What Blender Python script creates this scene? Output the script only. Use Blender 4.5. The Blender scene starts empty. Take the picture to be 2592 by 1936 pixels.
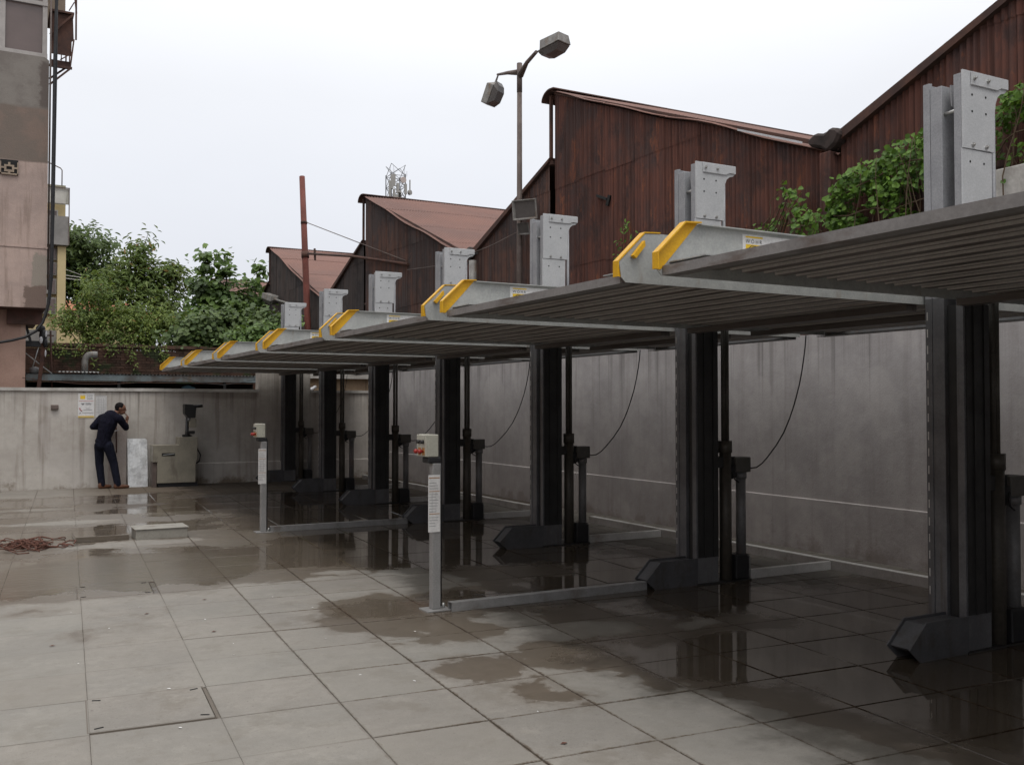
import bpy, bmesh, math, random
import numpy as np
from mathutils import Vector, Matrix, noise as mnoise

random.seed(7)
rng = np.random.default_rng(7)
R = math.radians
PI = math.pi
scn = bpy.context.scene
COL = scn.collection

# ------------------------------------------------------------------ camera
cam_d = bpy.data.cameras.new("camera")
cam = bpy.data.objects.new("camera", cam_d)
COL.objects.link(cam)
cam_d.sensor_width = 36.0
cam_d.lens = 33.955
cam_d.clip_start = 0.05
cam_d.clip_end = 2000
cam.location = (0, 0, 1.6)
cam.rotation_mode = 'XYZ'
cam.rotation_euler = (R(90 + 1.394), 0, R(-28.68))
scn.camera = cam

# ------------------------------------------------------------------ world, sun, exposure
SUN_EL, SUN_AZ = R(64), R(196)
world = bpy.data.worlds.new("World")
scn.world = world
world.use_nodes = True
wn = world.node_tree
wn.nodes.clear()
w_out = wn.nodes.new('ShaderNodeOutputWorld')
w_bg = wn.nodes.new('ShaderNodeBackground')
w_sky = wn.nodes.new('ShaderNodeTexSky')
w_sky.sky_type = 'NISHITA'
w_sky.sun_disc = False
w_sky.sun_elevation = SUN_EL
w_sky.sun_rotation = SUN_AZ
w_sky.air_density = 1.0
w_sky.dust_density = 4.0
w_hsv = wn.nodes.new('ShaderNodeHueSaturation')
w_hsv.inputs['Saturation'].default_value = 0.25
wn.links.new(w_sky.outputs[0], w_hsv.inputs['Color'])
w_tc = wn.nodes.new('ShaderNodeTexCoord')
w_sep = wn.nodes.new('ShaderNodeSeparateXYZ')
wn.links.new(w_tc.outputs['Generated'], w_sep.inputs[0])
w_ramp = wn.nodes.new('ShaderNodeValToRGB')      # even cloud cover, a little brighter overhead
wn.links.new(w_sep.outputs['Z'], w_ramp.inputs[0])
w_ramp.color_ramp.elements[0].position = 0.0
w_ramp.color_ramp.elements[0].color = (0.66, 0.68, 0.74, 1)
w_ramp.color_ramp.elements[1].position = 1.0
w_ramp.color_ramp.elements[1].color = (1.0, 1.0, 1.0, 1)
w_e = w_ramp.color_ramp.elements.new(0.22)
w_e.color = (0.80, 0.825, 0.885, 1)
w_e = w_ramp.color_ramp.elements.new(0.42)
w_e.color = (0.95, 0.965, 1.0, 1)
w_up = wn.nodes.new('ShaderNodeMapRange')          # overcast: the zenith is brighter than the rim
w_up.inputs[1].default_value = 0.30
w_up.inputs[2].default_value = 1.0
w_up.inputs[3].default_value = 1.0
w_up.inputs[4].default_value = 1.75
wn.links.new(w_sep.outputs['Z'], w_up.inputs[0])
w_scale = wn.nodes.new('ShaderNodeMix')
w_scale.data_type = 'RGBA'
w_scale.blend_type = 'MULTIPLY'
w_scale.inputs[0].default_value = 1.0
wn.links.new(w_ramp.outputs[0], w_scale.inputs[6])
w_rgb = wn.nodes.new('ShaderNodeVectorMath')
w_rgb.operation = 'SCALE'
w_rgb.inputs[0].default_value = (10.9, 10.9, 10.9)
wn.links.new(w_up.outputs[0], w_rgb.inputs['Scale'])
w_cl = wn.nodes.new('ShaderNodeTexNoise')          # faint structure in the cloud layer
w_cl.inputs['Scale'].default_value = 1.6
w_cl.inputs['Detail'].default_value = 5
w_clv = wn.nodes.new('ShaderNodeVectorMath')
w_clv.operation = 'MULTIPLY'
w_clv.inputs[1].default_value = (1, 1, 2.6)
wn.links.new(w_tc.outputs['Generated'], w_clv.inputs[0])
wn.links.new(w_clv.outputs[0], w_cl.inputs['Vector'])
w_clr = wn.nodes.new('ShaderNodeMapRange')
w_clr.inputs[1].default_value = 0.3
w_clr.inputs[2].default_value = 0.7
w_clr.inputs[3].default_value = 0.955
w_clr.inputs[4].default_value = 1.045
wn.links.new(w_cl.outputs['Fac'], w_clr.inputs[0])
w_clm = wn.nodes.new('ShaderNodeVectorMath')
w_clm.operation = 'SCALE'
wn.links.new(w_rgb.outputs[0], w_clm.inputs[0])
wn.links.new(w_clr.outputs[0], w_clm.inputs['Scale'])
wn.links.new(w_clm.outputs[0], w_scale.inputs[7])
w_mix = wn.nodes.new('ShaderNodeMix')
w_mix.data_type = 'RGBA'
w_mix.inputs[0].default_value = 0.92
wn.links.new(w_hsv.outputs[0], w_mix.inputs[6])
wn.links.new(w_scale.outputs[2], w_mix.inputs[7])
wn.links.new(w_mix.outputs[2], w_bg.inputs[0])
w_bg.inputs[1].default_value = 0.1
wn.links.new(w_bg.outputs[0], w_out.inputs[0])

sun_d = bpy.data.lights.new("sun", 'SUN')
sun_d.energy = 1.1
sun_d.angle = R(25)
sun_d.color = (1.0, 0.96, 0.9)
sun = bpy.data.objects.new("sun", sun_d)
COL.objects.link(sun)
_dir = Vector((math.sin(SUN_AZ) * math.cos(SUN_EL), math.cos(SUN_AZ) * math.cos(SUN_EL), math.sin(SUN_EL)))
sun.rotation_euler = _dir.to_track_quat('Z', 'Y').to_euler()

scn.view_settings.view_transform = 'Standard'
scn.view_settings.look = 'None'
scn.view_settings.gamma = 1
scn.view_settings.exposure = 0.0
scn.view_settings.use_curve_mapping = False

# ------------------------------------------------------------------ material helpers
class NT:
    def __init__(s, name):
        s.mat = bpy.data.materials.new(name)
        s.mat.use_nodes = True
        s.t = s.mat.node_tree
        s.t.nodes.clear()
        s.out = s.n('ShaderNodeOutputMaterial')
    def n(s, typ, **kw):
        nd = s.t.nodes.new(typ)
        for k, v in kw.items():
            setattr(nd, k, v)
        return nd
    def set(s, sock, v):
        if isinstance(v, bpy.types.NodeSocket):
            s.t.links.new(v, sock)
        elif isinstance(v, (tuple, list)):
            v = tuple(v)
            if sock.type == 'RGBA' and len(v) == 3:
                v = v + (1,)
            sock.default_value = v
        else:
            sock.default_value = v
    def m(s, op, a, b=0.0, c=0.0, clamp=False):
        nd = s.n('ShaderNodeMath', operation=op, use_clamp=clamp)
        s.set(nd.inputs[0], a); s.set(nd.inputs[1], b); s.set(nd.inputs[2], c)
        return nd.outputs[0]
    def mix(s, f, a, b, blend='MIX'):
        nd = s.n('ShaderNodeMix', data_type='RGBA', blend_type=blend)
        s.set(nd.inputs[0], f); s.set(nd.inputs[6], a); s.set(nd.inputs[7], b)
        return nd.outputs[2]
    def fmix(s, f, a, b):
        nd = s.n('ShaderNodeMix', data_type='FLOAT')
        s.set(nd.inputs[0], f); s.set(nd.inputs[2], a); s.set(nd.inputs[3], b)
        return nd.outputs[0]
    def pos(s):
        return s.n('ShaderNodeNewGeometry').outputs['Position']
    def objc(s):
        return s.n('ShaderNodeTexCoord').outputs['Object']
    def island(s):
        return s.n('ShaderNodeNewGeometry').outputs['Random Per Island']
    def orand(s):
        return s.n('ShaderNodeObjectInfo').outputs['Random']
    def scalev(s, v, sc):
        nd = s.n('ShaderNodeVectorMath', operation='MULTIPLY')
        s.set(nd.inputs[0], v); nd.inputs[1].default_value = sc
        return nd.outputs[0]
    def addv(s, v, w):
        nd = s.n('ShaderNodeVectorMath', operation='ADD')
        s.set(nd.inputs[0], v); s.set(nd.inputs[1], w)
        return nd.outputs[0]
    def noise(s, v, scale=1.0, detail=4.0, rough=0.6, dist=0.0):
        nd = s.n('ShaderNodeTexNoise')
        s.set(nd.inputs['Vector'], v)
        nd.inputs['Scale'].default_value = scale
        nd.inputs['Detail'].default_value = detail
        nd.inputs['Roughness'].default_value = rough
        nd.inputs['Distortion'].default_value = dist
        return nd.outputs['Fac']
    def step(s, v, a, b):
        nd = s.n('ShaderNodeMapRange', interpolation_type='SMOOTHSTEP')
        s.set(nd.inputs[0], v); nd.inputs[1].default_value = a; nd.inputs[2].default_value = b
        return nd.outputs[0]
    def lin(s, v, a, b, c, d):
        nd = s.n('ShaderNodeMapRange')
        s.set(nd.inputs[0], v)
        for i, x in enumerate((a, b, c, d)):
            nd.inputs[1 + i].default_value = x
        return nd.outputs[0]
    def xyz(s, v):
        nd = s.n('ShaderNodeSeparateXYZ')
        s.set(nd.inputs[0], v)
        return nd.outputs
    def bump(s, h, strength=0.3, dist=0.01):
        nd = s.n('ShaderNodeBump')
        s.set(nd.inputs['Strength'], strength)
        nd.inputs['Distance'].default_value = dist
        s.set(nd.inputs['Height'], h)
        return nd.outputs[0]
    def bsdf(s, color, rough=0.7, metal=0.0, normal=None, spec=0.5, **kw):
        p = s.n('ShaderNodeBsdfPrincipled')
        s.set(p.inputs['Base Color'], color)
        s.set(p.inputs['Roughness'], rough)
        s.set(p.inputs['Metallic'], metal)
        s.set(p.inputs['Specular IOR Level'], spec)
        if normal is not None:
            s.set(p.inputs['Normal'], normal)
        for k, v in kw.items():
            s.set(p.inputs[k], v)
        s.t.links.new(p.outputs[0], s.out.inputs[0])
        return p

def weathered(name, c1, c2, scale=3.0, rough=0.7, metal=0.0, bump=0.15, bscale=40.0, c3=None,
              streak=(5, 5, 0.4), sr=(0.52, 0.72), vary=0.0, spec=0.4, smult=1.0, coords='pos'):
    """two-tone surface with cloudy variation, fine grain and optional vertical run-off streaks"""
    k = NT(name)
    p = k.pos() if coords == 'pos' else k.objc()
    a = k.noise(p, scale, 6, 0.65)
    col = k.mix(k.step(a, 0.35, 0.65), c1, c2)
    fine = k.noise(p, bscale, 4, 0.7)
    col = k.mix(k.lin(fine, 0.3, 0.7, 0.0, 0.22), col, (0, 0, 0), 'MIX')
    if c3 is not None:
        st = k.noise(k.scalev(p, streak), 1.0, 5, 0.6)
        col = k.mix(k.m('MULTIPLY', k.step(st, sr[0], sr[1]), smult), col, c3)
    if vary:
        r = k.lin(k.orand(), 0, 1, 1 - vary, 1 + vary)
        nd = k.n('ShaderNodeCombineXYZ')
        for i in range(3):
            k.t.links.new(r, nd.inputs[i])
        col = k.mix(1.0, col, nd.outputs[0], 'MULTIPLY')
    rg = k.lin(a, 0.3, 0.7, max(0.05, rough - 0.12), min(1, rough + 0.1))
    k.bsdf(col, rg, metal, k.bump(fine, bump, 0.01), spec)
    return k.mat

def plain(name, c, rough=0.6, metal=0.0, spec=0.4):
    return weathered(name, c, tuple(x * 0.85 for x in c), 6, rough, metal, 0.08, 60, spec=spec)

M = {}
M['galv'] = weathered('galvanised_steel', (0.42, 0.425, 0.41), (0.33, 0.34, 0.33), 5, 0.55, 0.1, 0.08, 70,
                      c3=(0.24, 0.20, 0.16), streak=(10, 10, 2.0), sr=(0.56, 0.74), smult=0.6)
M['galv_dull'] = weathered('dull_galvanised_steel', (0.21, 0.21, 0.21), (0.16, 0.16, 0.16), 5, 0.55, 0.15, 0.08, 70,
                           c3=(0.16, 0.12, 0.10), streak=(3, 14, 3), sr=(0.5, 0.75), smult=0.7)
def deck_mat():
    k = NT('deck_sheet_steel')
    p = k.pos()
    a = k.noise(p, 1.6, 5, 0.65)
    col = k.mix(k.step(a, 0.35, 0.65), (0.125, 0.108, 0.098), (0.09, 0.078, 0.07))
    ln = k.noise(k.scalev(p, (26, 0.12, 8)), 1.0, 3, 0.6)      # run-off staining along each rib
    col = k.mix(k.m('MULTIPLY', k.step(ln, 0.45, 0.65), 0.5), col, (0.060, 0.045, 0.038))
    l2 = k.noise(k.scalev(p, (9, 0.25, 3)), 1.0, 4, 0.6)
    col = k.mix(k.m('MULTIPLY', k.step(l2, 0.55, 0.72), 0.45), col, (0.10, 0.055, 0.036))
    k.bsdf(col, 0.5, 0.1, k.bump(k.noise(p, 70, 3, 0.7), 0.06, 0.01), 0.4)
    return k.mat
M['deck'] = deck_mat()
M['deck_lit'] = weathered('deck_sheet_lit', (0.42, 0.39, 0.365), (0.34, 0.315, 0.295), 3, 0.5, 0.05, 0.05, 60, c3=(0.20, 0.15, 0.12), streak=(5, 0.6, 3), sr=(0.55, 0.75), smult=0.5)
M['lip'] = weathered('platform_lip_steel', (0.25, 0.24, 0.235), (0.19, 0.18, 0.175), 3, 0.55, 0.1, 0.05, 60, c3=(0.10, 0.07, 0.055), streak=(3, 3, 12), sr=(0.52, 0.7), smult=0.7)
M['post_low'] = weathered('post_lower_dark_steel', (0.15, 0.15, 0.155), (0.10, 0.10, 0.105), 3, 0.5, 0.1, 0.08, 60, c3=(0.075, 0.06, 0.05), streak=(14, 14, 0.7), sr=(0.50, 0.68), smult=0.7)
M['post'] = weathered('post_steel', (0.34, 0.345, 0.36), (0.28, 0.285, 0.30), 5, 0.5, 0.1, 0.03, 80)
M['post_dark'] = weathered('post_dark_grease_steel', (0.032, 0.032, 0.032), (0.022, 0.022, 0.022), 4, 0.5, 0.1, 0.05, 80)
M['plate'] = weathered('silver_painted_plate', (0.53, 0.54, 0.55), (0.47, 0.48, 0.49), 4, 0.42, 0.1, 0.03, 90, c3=(0.33, 0.31, 0.28), streak=(22, 22, 0.9), sr=(0.60, 0.78), smult=0.5)
M['bolt'] = plain('zinc_bolt', (0.55, 0.55, 0.53), 0.35, 0.7)
M['rail'] = weathered('floor_rail_zinc', (0.56, 0.55, 0.53), (0.45, 0.44, 0.42), 4, 0.5, 0.1, 0.05, 60, c3=(0.20, 0.15, 0.11), streak=(4, 4, 4), sr=(0.56, 0.72), smult=0.6)
M['hole'] = plain('bolt_hole_black', (0.012, 0.012, 0.012), 0.8)
M['yellow'] = weathered('yellow_paint', (0.72, 0.40, 0.012), (0.66, 0.35, 0.01), 6, 0.5, 0, 0.05, 70,
                        c3=(0.30, 0.17, 0.03), streak=(3, 3, 30), sr=(0.64, 0.72), smult=0.6)
M['cyl'] = weathered('cylinder_paint', (0.085, 0.075, 0.06), (0.065, 0.058, 0.048), 5, 0.5, 0.1)
M['box_grey'] = plain('grey_pump_box', (0.10, 0.095, 0.085), 0.6)
M['black'] = plain('black_rubber', (0.018, 0.018, 0.02), 0.6)
M['beige'] = weathered('beige_enamel', (0.46, 0.45, 0.38), (0.40, 0.39, 0.33), 6, 0.5, 0, 0.04, 60)
M['beige_old'] = weathered('old_beige_machine_paint', (0.29, 0.265, 0.21), (0.235, 0.215, 0.17), 4, 0.5, 0, 0.05, 60, c3=(0.12, 0.10, 0.08), streak=(4, 4, 1), sr=(0.55, 0.75))
M['red'] = plain('red_button_plastic', (0.33, 0.022, 0.016), 0.4)
M['paper'] = weathered('white_print_paper', (0.70, 0.69, 0.68), (0.64, 0.63, 0.62), 8, 0.6, 0, 0.02, 50)
M['paper_grey'] = weathered('faded_paper', (0.56, 0.55, 0.54), (0.5, 0.49, 0.48), 8, 0.7, 0, 0.02, 50)
M['ink'] = plain('black_print_ink', (0.03, 0.03, 0.03), 0.6)
M['ink_grey'] = plain('grey_print_ink', (0.25, 0.25, 0.26), 0.6)
M['ink_red'] = plain('red_print_ink', (0.45, 0.08, 0.07), 0.6)
M['ink_orange'] = plain('orange_print_ink', (0.42, 0.20, 0.06), 0.6)
M['ink_yellow'] = plain('yellow_print_ink', (0.78, 0.52, 0.03), 0.6)
M['sheet_galv'] = None
M['rust_dark'] = weathered('dark_rust', (0.10, 0.045, 0.03), (0.06, 0.035, 0.03), 3, 0.85, 0, 0.2, 40)
M['rust_red'] = weathered('red_oxide_paint', (0.185, 0.05, 0.036), (0.14, 0.045, 0.034), 2.5, 0.75, 0, 0.1, 40,
                          c3=(0.10, 0.05, 0.04), streak=(6, 6, 1), sr=(0.55, 0.7))
M['pole'] = weathered('rusty_pole_paint', (0.15, 0.115, 0.10), (0.10, 0.075, 0.065), 4, 0.7, 0, 0.1, 50)
M['lamp'] = weathered('lamp_housing', (0.25, 0.24, 0.225), (0.17, 0.16, 0.15), 8, 0.6, 0.1, 0.1, 40,
                      c3=(0.15, 0.11, 0.08), streak=(8, 8, 3), sr=(0.5, 0.7))
M['lamp_in'] = plain('lamp_bowl_dirty', (0.10, 0.09, 0.085), 0.4)
M['concrete'] = weathered('cement_coping', (0.50, 0.48, 0.45), (0.38, 0.36, 0.33), 4, 0.85, 0, 0.25, 30)
M['dark_gap'] = plain('dark_shed_interior', (0.02, 0.02, 0.02), 0.9)
M['wood'] = weathered('bark', (0.10, 0.075, 0.055), (0.065, 0.05, 0.04), 6, 0.9, 0, 0.3, 25)
M['vine_stem'] = plain('vine_stem', (0.11, 0.075, 0.045), 0.9)
M['rope'] = weathered('red_brown_rope', (0.15, 0.062, 0.042), (0.095, 0.042, 0.03), 20, 0.9, 0, 0.3, 120)
M['skin'] = plain('skin', (0.20, 0.095, 0.06), 0.5)
M['hair'] = plain('black_hair', (0.010, 0.009, 0.009), 0.75, spec=0.08)
def cloth(name, a, b):
    k = NT(name)
    p = k.pos()
    n = k.noise(p, 9, 5, 0.6)
    fold = k.noise(k.scalev(p, (1, 1, 0.55)), 13, 4, 0.6, 1.2)
    k.bsdf(k.mix(n, a, b), 0.95, 0, k.bump(fold, 0.9, 0.05), 0.1)
    return k.mat
M['shirt'] = cloth('navy_shirt_cloth', (0.011, 0.011, 0.021), (0.007, 0.007, 0.013))
M['jeans'] = cloth('dark_blue_denim', (0.014, 0.015, 0.026), (0.008, 0.009, 0.016))
M['shoe'] = plain('brown_leather', (0.13, 0.055, 0.03), 0.5)
M['plastic_blue'] = plain('blue_plastic', (0.12, 0.28, 0.38), 0.5)
M['white_tape'] = plain('white_plastic_wrap', (0.6, 0.6, 0.62), 0.5)
M['machine_black'] = plain('black_machine_paint', (0.025, 0.024, 0.024), 0.45)
M['glass'] = None

def rust_sheet(name, a, b, c, o=None):
    k = NT(name)
    p = k.pos()
    big = k.noise(p, 0.7, 6, 0.7)
    st = k.noise(k.scalev(p, (4, 4, 0.5)), 1.5, 6, 0.7)
    st2 = k.noise(k.scalev(p, (13.2, 13.2, 0.25)), 1.0, 4, 0.65)
    blot = k.noise(k.scalev(p, (1.6, 1.6, 1.0)), 1.4, 7, 0.75)
    col = k.mix(k.step(st, 0.42, 0.60), a, b)
    col = k.mix(k.m('MULTIPLY', k.step(big, 0.46, 0.60), 0.8), col, c)
    if o:
        col = k.mix(k.m('MULTIPLY', k.step(k.noise(k.scalev(p, (3.5, 3.5, 1.2)), 1.2, 7, 0.75), 0.54, 0.66), 0.75), col, o)
    col = k.mix(k.m('MULTIPLY', k.step(blot, 0.50, 0.64), 0.65), col, tuple(x * 0.6 for x in c))
    col = k.mix(k.m('MULTIPLY', k.step(st2, 0.50, 0.60), 0.6), col, tuple(x * 0.38 for x in a))
    r = k.lin(k.orand(), 0, 1, 0.86, 1.12)
    nd = k.n('ShaderNodeCombineXYZ')
    for i in range(3):
        k.t.links.new(r, nd.inputs[i])
    col = k.mix(1.0, col, nd.outputs[0], 'MULTIPLY')
    k.bsdf(col, 0.85, 0, k.bump(k.noise(p, 45, 4, 0.7), 0.25, 0.01), 0.2)
    return k.mat
M['gable'] = [rust_sheet('rusty_corrugated_near', (0.128, 0.055, 0.041), (0.092, 0.046, 0.038), (0.064, 0.046, 0.044), (0.215, 0.080, 0.044)),
              rust_sheet('rusty_corrugated_dark', (0.115, 0.062, 0.048), (0.075, 0.054, 0.050), (0.060, 0.052, 0.052)),
              rust_sheet('rusty_corrugated_hazed', (0.085, 0.066, 0.060), (0.072, 0.062, 0.060), (0.060, 0.055, 0.056))]  # farther teeth greyer: distance haze put into the rust colour

def roof_mat():
    k = NT('rust_red_roof_sheet')
    p = k.pos()
    a = k.noise(p, 0.5, 6, 0.65)
    col = k.mix(k.step(a, 0.35, 0.65), (0.195, 0.108, 0.088), (0.155, 0.093, 0.080))
    sp = k.noise(p, 9, 3, 0.6)
    col = k.mix(k.m('MULTIPLY', k.step(sp, 0.68, 0.72), 0.25), col, (0.36, 0.28, 0.25))
    k.bsdf(col, 0.85, 0, k.bump(k.noise(p, 30, 4, 0.7), 0.2, 0.01), 0.25)
    return k.mat
M['roof'] = roof_mat()

def plaster(name, c1, c2, dark, mossy, streak_s=(3.2, 3.2, 0.18), moss_h=0.6, sm=0.65, fine_st=0.45, moss=0.75, top=0.0):
    k = NT(name)
    p = k.pos()
    z = k.xyz(p)[2]
    a = k.noise(p, 1.2, 7, 0.7)
    b = k.noise(p, 5.0, 5, 0.7)
    col = k.mix(k.step(a, 0.35, 0.65), c1, c2)
    col = k.mix(k.lin(b, 0.35, 0.7, 0, 0.25), col, dark)
    st = k.noise(k.scalev(p, streak_s), 2.0, 6, 0.62)
    col = k.mix(k.m('MULTIPLY', k.step(st, 0.50, 0.72), sm), col, dark)
    st2 = k.noise(k.scalev(p, (9, 9, 0.12)), 1.0, 4, 0.6)
    col = k.mix(k.m('MULTIPLY', k.step(st2, 0.60, 0.70), fine_st), col, dark)
    if top:
        rl = k.noise(k.scalev(p, (9, 9, 0.10)), 1.0, 6, 0.75, 0.3)
        ln = k.m('SUBTRACT', k.m('ADD', z, k.m('MULTIPLY', rl, 2.6)), top + 0.70)
        col = k.mix(k.m('MULTIPLY', k.step(ln, 0.0, 0.9), k.m('MULTIPLY', k.step(rl, 0.46, 0.66), 0.55)), col, tuple(q * 0.45 for q in dark))
        pt = k.noise(k.addv(p, (3, 9, 1)), 0.9, 3, 0.5)
        col = k.mix(k.m('MULTIPLY', k.step(pt, 0.56, 0.60), 0.22), col, (0.52, 0.49, 0.47))
        pk = k.noise(p, 24, 3, 0.6)
        col = k.mix(k.m('MULTIPLY', k.step(pk, 0.68, 0.74), 0.5), col, dark)
    # splashed-up mud and moss in ragged patches along the foot of the wall
    e = k.m('ADD', z, k.m('MULTIPLY', k.m('SUBTRACT', k.noise(p, 2.3, 6, 0.7), 0.5), 1.3))
    col = k.mix(k.m('MULTIPLY', k.m('SUBTRACT', 1.0, k.step(e, -0.12, moss_h * 0.22)), moss), col, mossy)
    fine = k.noise(p, 55, 4, 0.75)
    h = k.m('ADD', k.m('MULTIPLY', fine, 0.5), k.m('MULTIPLY', b, 1.0))
    k.bsdf(col, 0.9, 0, k.bump(h, 0.25, 0.02), 0.2)
    return k.mat
M['wall_far'] = plaster('cement_plaster_far', (0.50, 0.47, 0.43), (0.41, 0.38, 0.345), (0.20, 0.165, 0.14), (0.12, 0.085, 0.05), top=1.95)
M['wall_right'] = plaster('cement_plaster_right', (0.425, 0.40, 0.39), (0.345, 0.325, 0.32), (0.20, 0.178, 0.168), (0.14, 0.10, 0.075), sm=0.30, fine_st=0.2, moss=0.4, top=2.4)
M['tan_wall'] = plaster('stained_tan_plaster', (0.40, 0.29, 0.19), (0.30, 0.22, 0.15), (0.07, 0.05, 0.035), (0.1, 0.08, 0.05), (2, 2, 0.5))

def leaf_mat(name, c1, c2, c3=None, yellow=0.0):
    k = NT(name)
    r = k.island()
    r2 = k.orand()
    rr = k.m('FRACT', k.m('ADD', k.m('MULTIPLY', r, 7.31), k.m('MULTIPLY', r2, 3.7)))
    col = k.mix(rr, c1, c2)
    if c3:
        col = k.mix(k.step(k.noise(k.pos(), 0.9, 3, 0.6), 0.5, 0.66), col, c3)
    if yellow:
        col = k.mix(k.step(k.m('FRACT', k.m('MULTIPLY', rr, 13.7)), 1 - yellow - 0.02, 1 - yellow), col, (0.22, 0.13, 0.03))
    p = k.n('ShaderNodeBsdfPrincipled')
    k.set(p.inputs['Base Color'], col)
    p.inputs['Roughness'].default_value = 0.5
    p.inputs['Specular IOR Level'].default_value = 0.35
    t = k.n('ShaderNodeBsdfTranslucent')
    k.set(t.inputs[0], k.mix(0.5, col, (0.16, 0.22, 0.03)))
    ms = k.n('ShaderNodeMixShader')
    ms.inputs[0].default_value = 0.28
    k.t.links.new(p.outputs[0], ms.inputs[1]); k.t.links.new(t.outputs[0], ms.inputs[2])
    k.t.links.new(ms.outputs[0], k.out.inputs[0])
    return k.mat
M['leaf_dark'] = leaf_mat('dark_tree_leaf', (0.066, 0.108, 0.036), (0.115, 0.165, 0.050))
M['leaf_mid'] = leaf_mat('mid_tree_leaf', (0.085, 0.135, 0.034), (0.155, 0.210, 0.052), (0.140, 0.165, 0.042), 0.02)
M['leaf_peepal'] = leaf_mat('heart_leaf', (0.068, 0.125, 0.034), (0.155, 0.245, 0.058), (0.056, 0.088, 0.032))
M['leaf_bush'] = leaf_mat('light_bush_leaf', (0.115, 0.175, 0.036), (0.215, 0.275, 0.060), (0.085, 0.130, 0.034), 0.02)
M['leaf_vine'] = leaf_mat('vine_leaf', (0.045, 0.105, 0.012), (0.135, 0.250, 0.030))

# galvanised spangled sheet
def spangle():
    k = NT('spangled_zinc_sheet')
    p = k.pos()
    v = k.n('ShaderNodeTexVoronoi')
    k.set(v.inputs['Vector'], p)
    v.inputs['Scale'].default_value = 28
    r = k.xyz(v.outputs['Color'])[0]
    a = k.noise(p, 5, 5, 0.7)
    col = k.mix(k.step(a, 0.40, 0.62), (0.80, 0.80, 0.79), (0.55, 0.55, 0.54))
    col = k.mix(k.lin(r, 0, 1, 0, 0.25), col, (0.3, 0.3, 0.3))
    k.bsdf(col, k.lin(r, 0, 1, 0.28, 0.5), 0.75, k.bump(a, 0.3, 0.03), 0.5)
    return k.mat
M['sheet_galv'] = spangle()

def glass_mat():
    k = NT('dusty_glass')
    p = k.pos()
    a = k.noise(p, 2, 5, 0.7)
    k.bsdf(k.mix(a, (0.10, 0.075, 0.07), (0.16, 0.12, 0.11)), 0.25, 0, None, 0.5)
    return k.mat
M['glass'] = glass_mat()

# ---- paved yard: dry slabs and rain water with its own outline
TW, TH = 0.6195, 0.6085
WET_BOX = [(-1.6, 13.9, 5.0, 5.13), (4.5, 13.4, 2.1, 4.5), (5.2, 7.6, 1.35, 2.4), (5.6, 4.2, 1.9, 2.2)]
WET_ELL = [(3.55, 7.15, 0.6, 0.62), (2.78, 7.05, 0.62, 0.72), (2.70, 5.30, 0.27, 0.30), (2.80, 4.72, 0.24, 0.23), (3.3, 5.4, 0.42, 0.40),
           (0.34, 8.42, 0.10, 0.08), (0.68, 7.33, 0.07, 0.12), (3.9, 4.9, 0.6, 0.9), (2.55, 6.05, 0.06, 0.05), (2.42, 6.35, 0.05, 0.05), (3.0, 6.2, 0.3, 0.25)]
DRY_ELL = [(3.05, 8.95, 0.26, 0.13), (3.42, 8.72, 0.24, 0.14), (2.9, 8.35, 0.5, 0.16), (0.7, 16.6, 0.6, 0.16), (1.0, 14.6, 0.75, 0.24),
           (1.6, 12.0, 0.75, 0.30), (-0.4, 14.9, 0.5, 0.2), (3.93, 5.85, 0.34, 0.27), (4.62, 5.62, 0.20, 0.12), (3.52, 6.45, 0.2, 0.22),
           (3.3, 3.3, 0.50, 0.45), (3.12, 4.75, 0.25, 0.22), (3.35, 4.25, 0.28, 0.22), (6.8, 10.3, 0.7, 0.9), (7.1, 13.0, 0.7, 1.6), (0.6, 19.3, 3.2, 0.55)]


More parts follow.
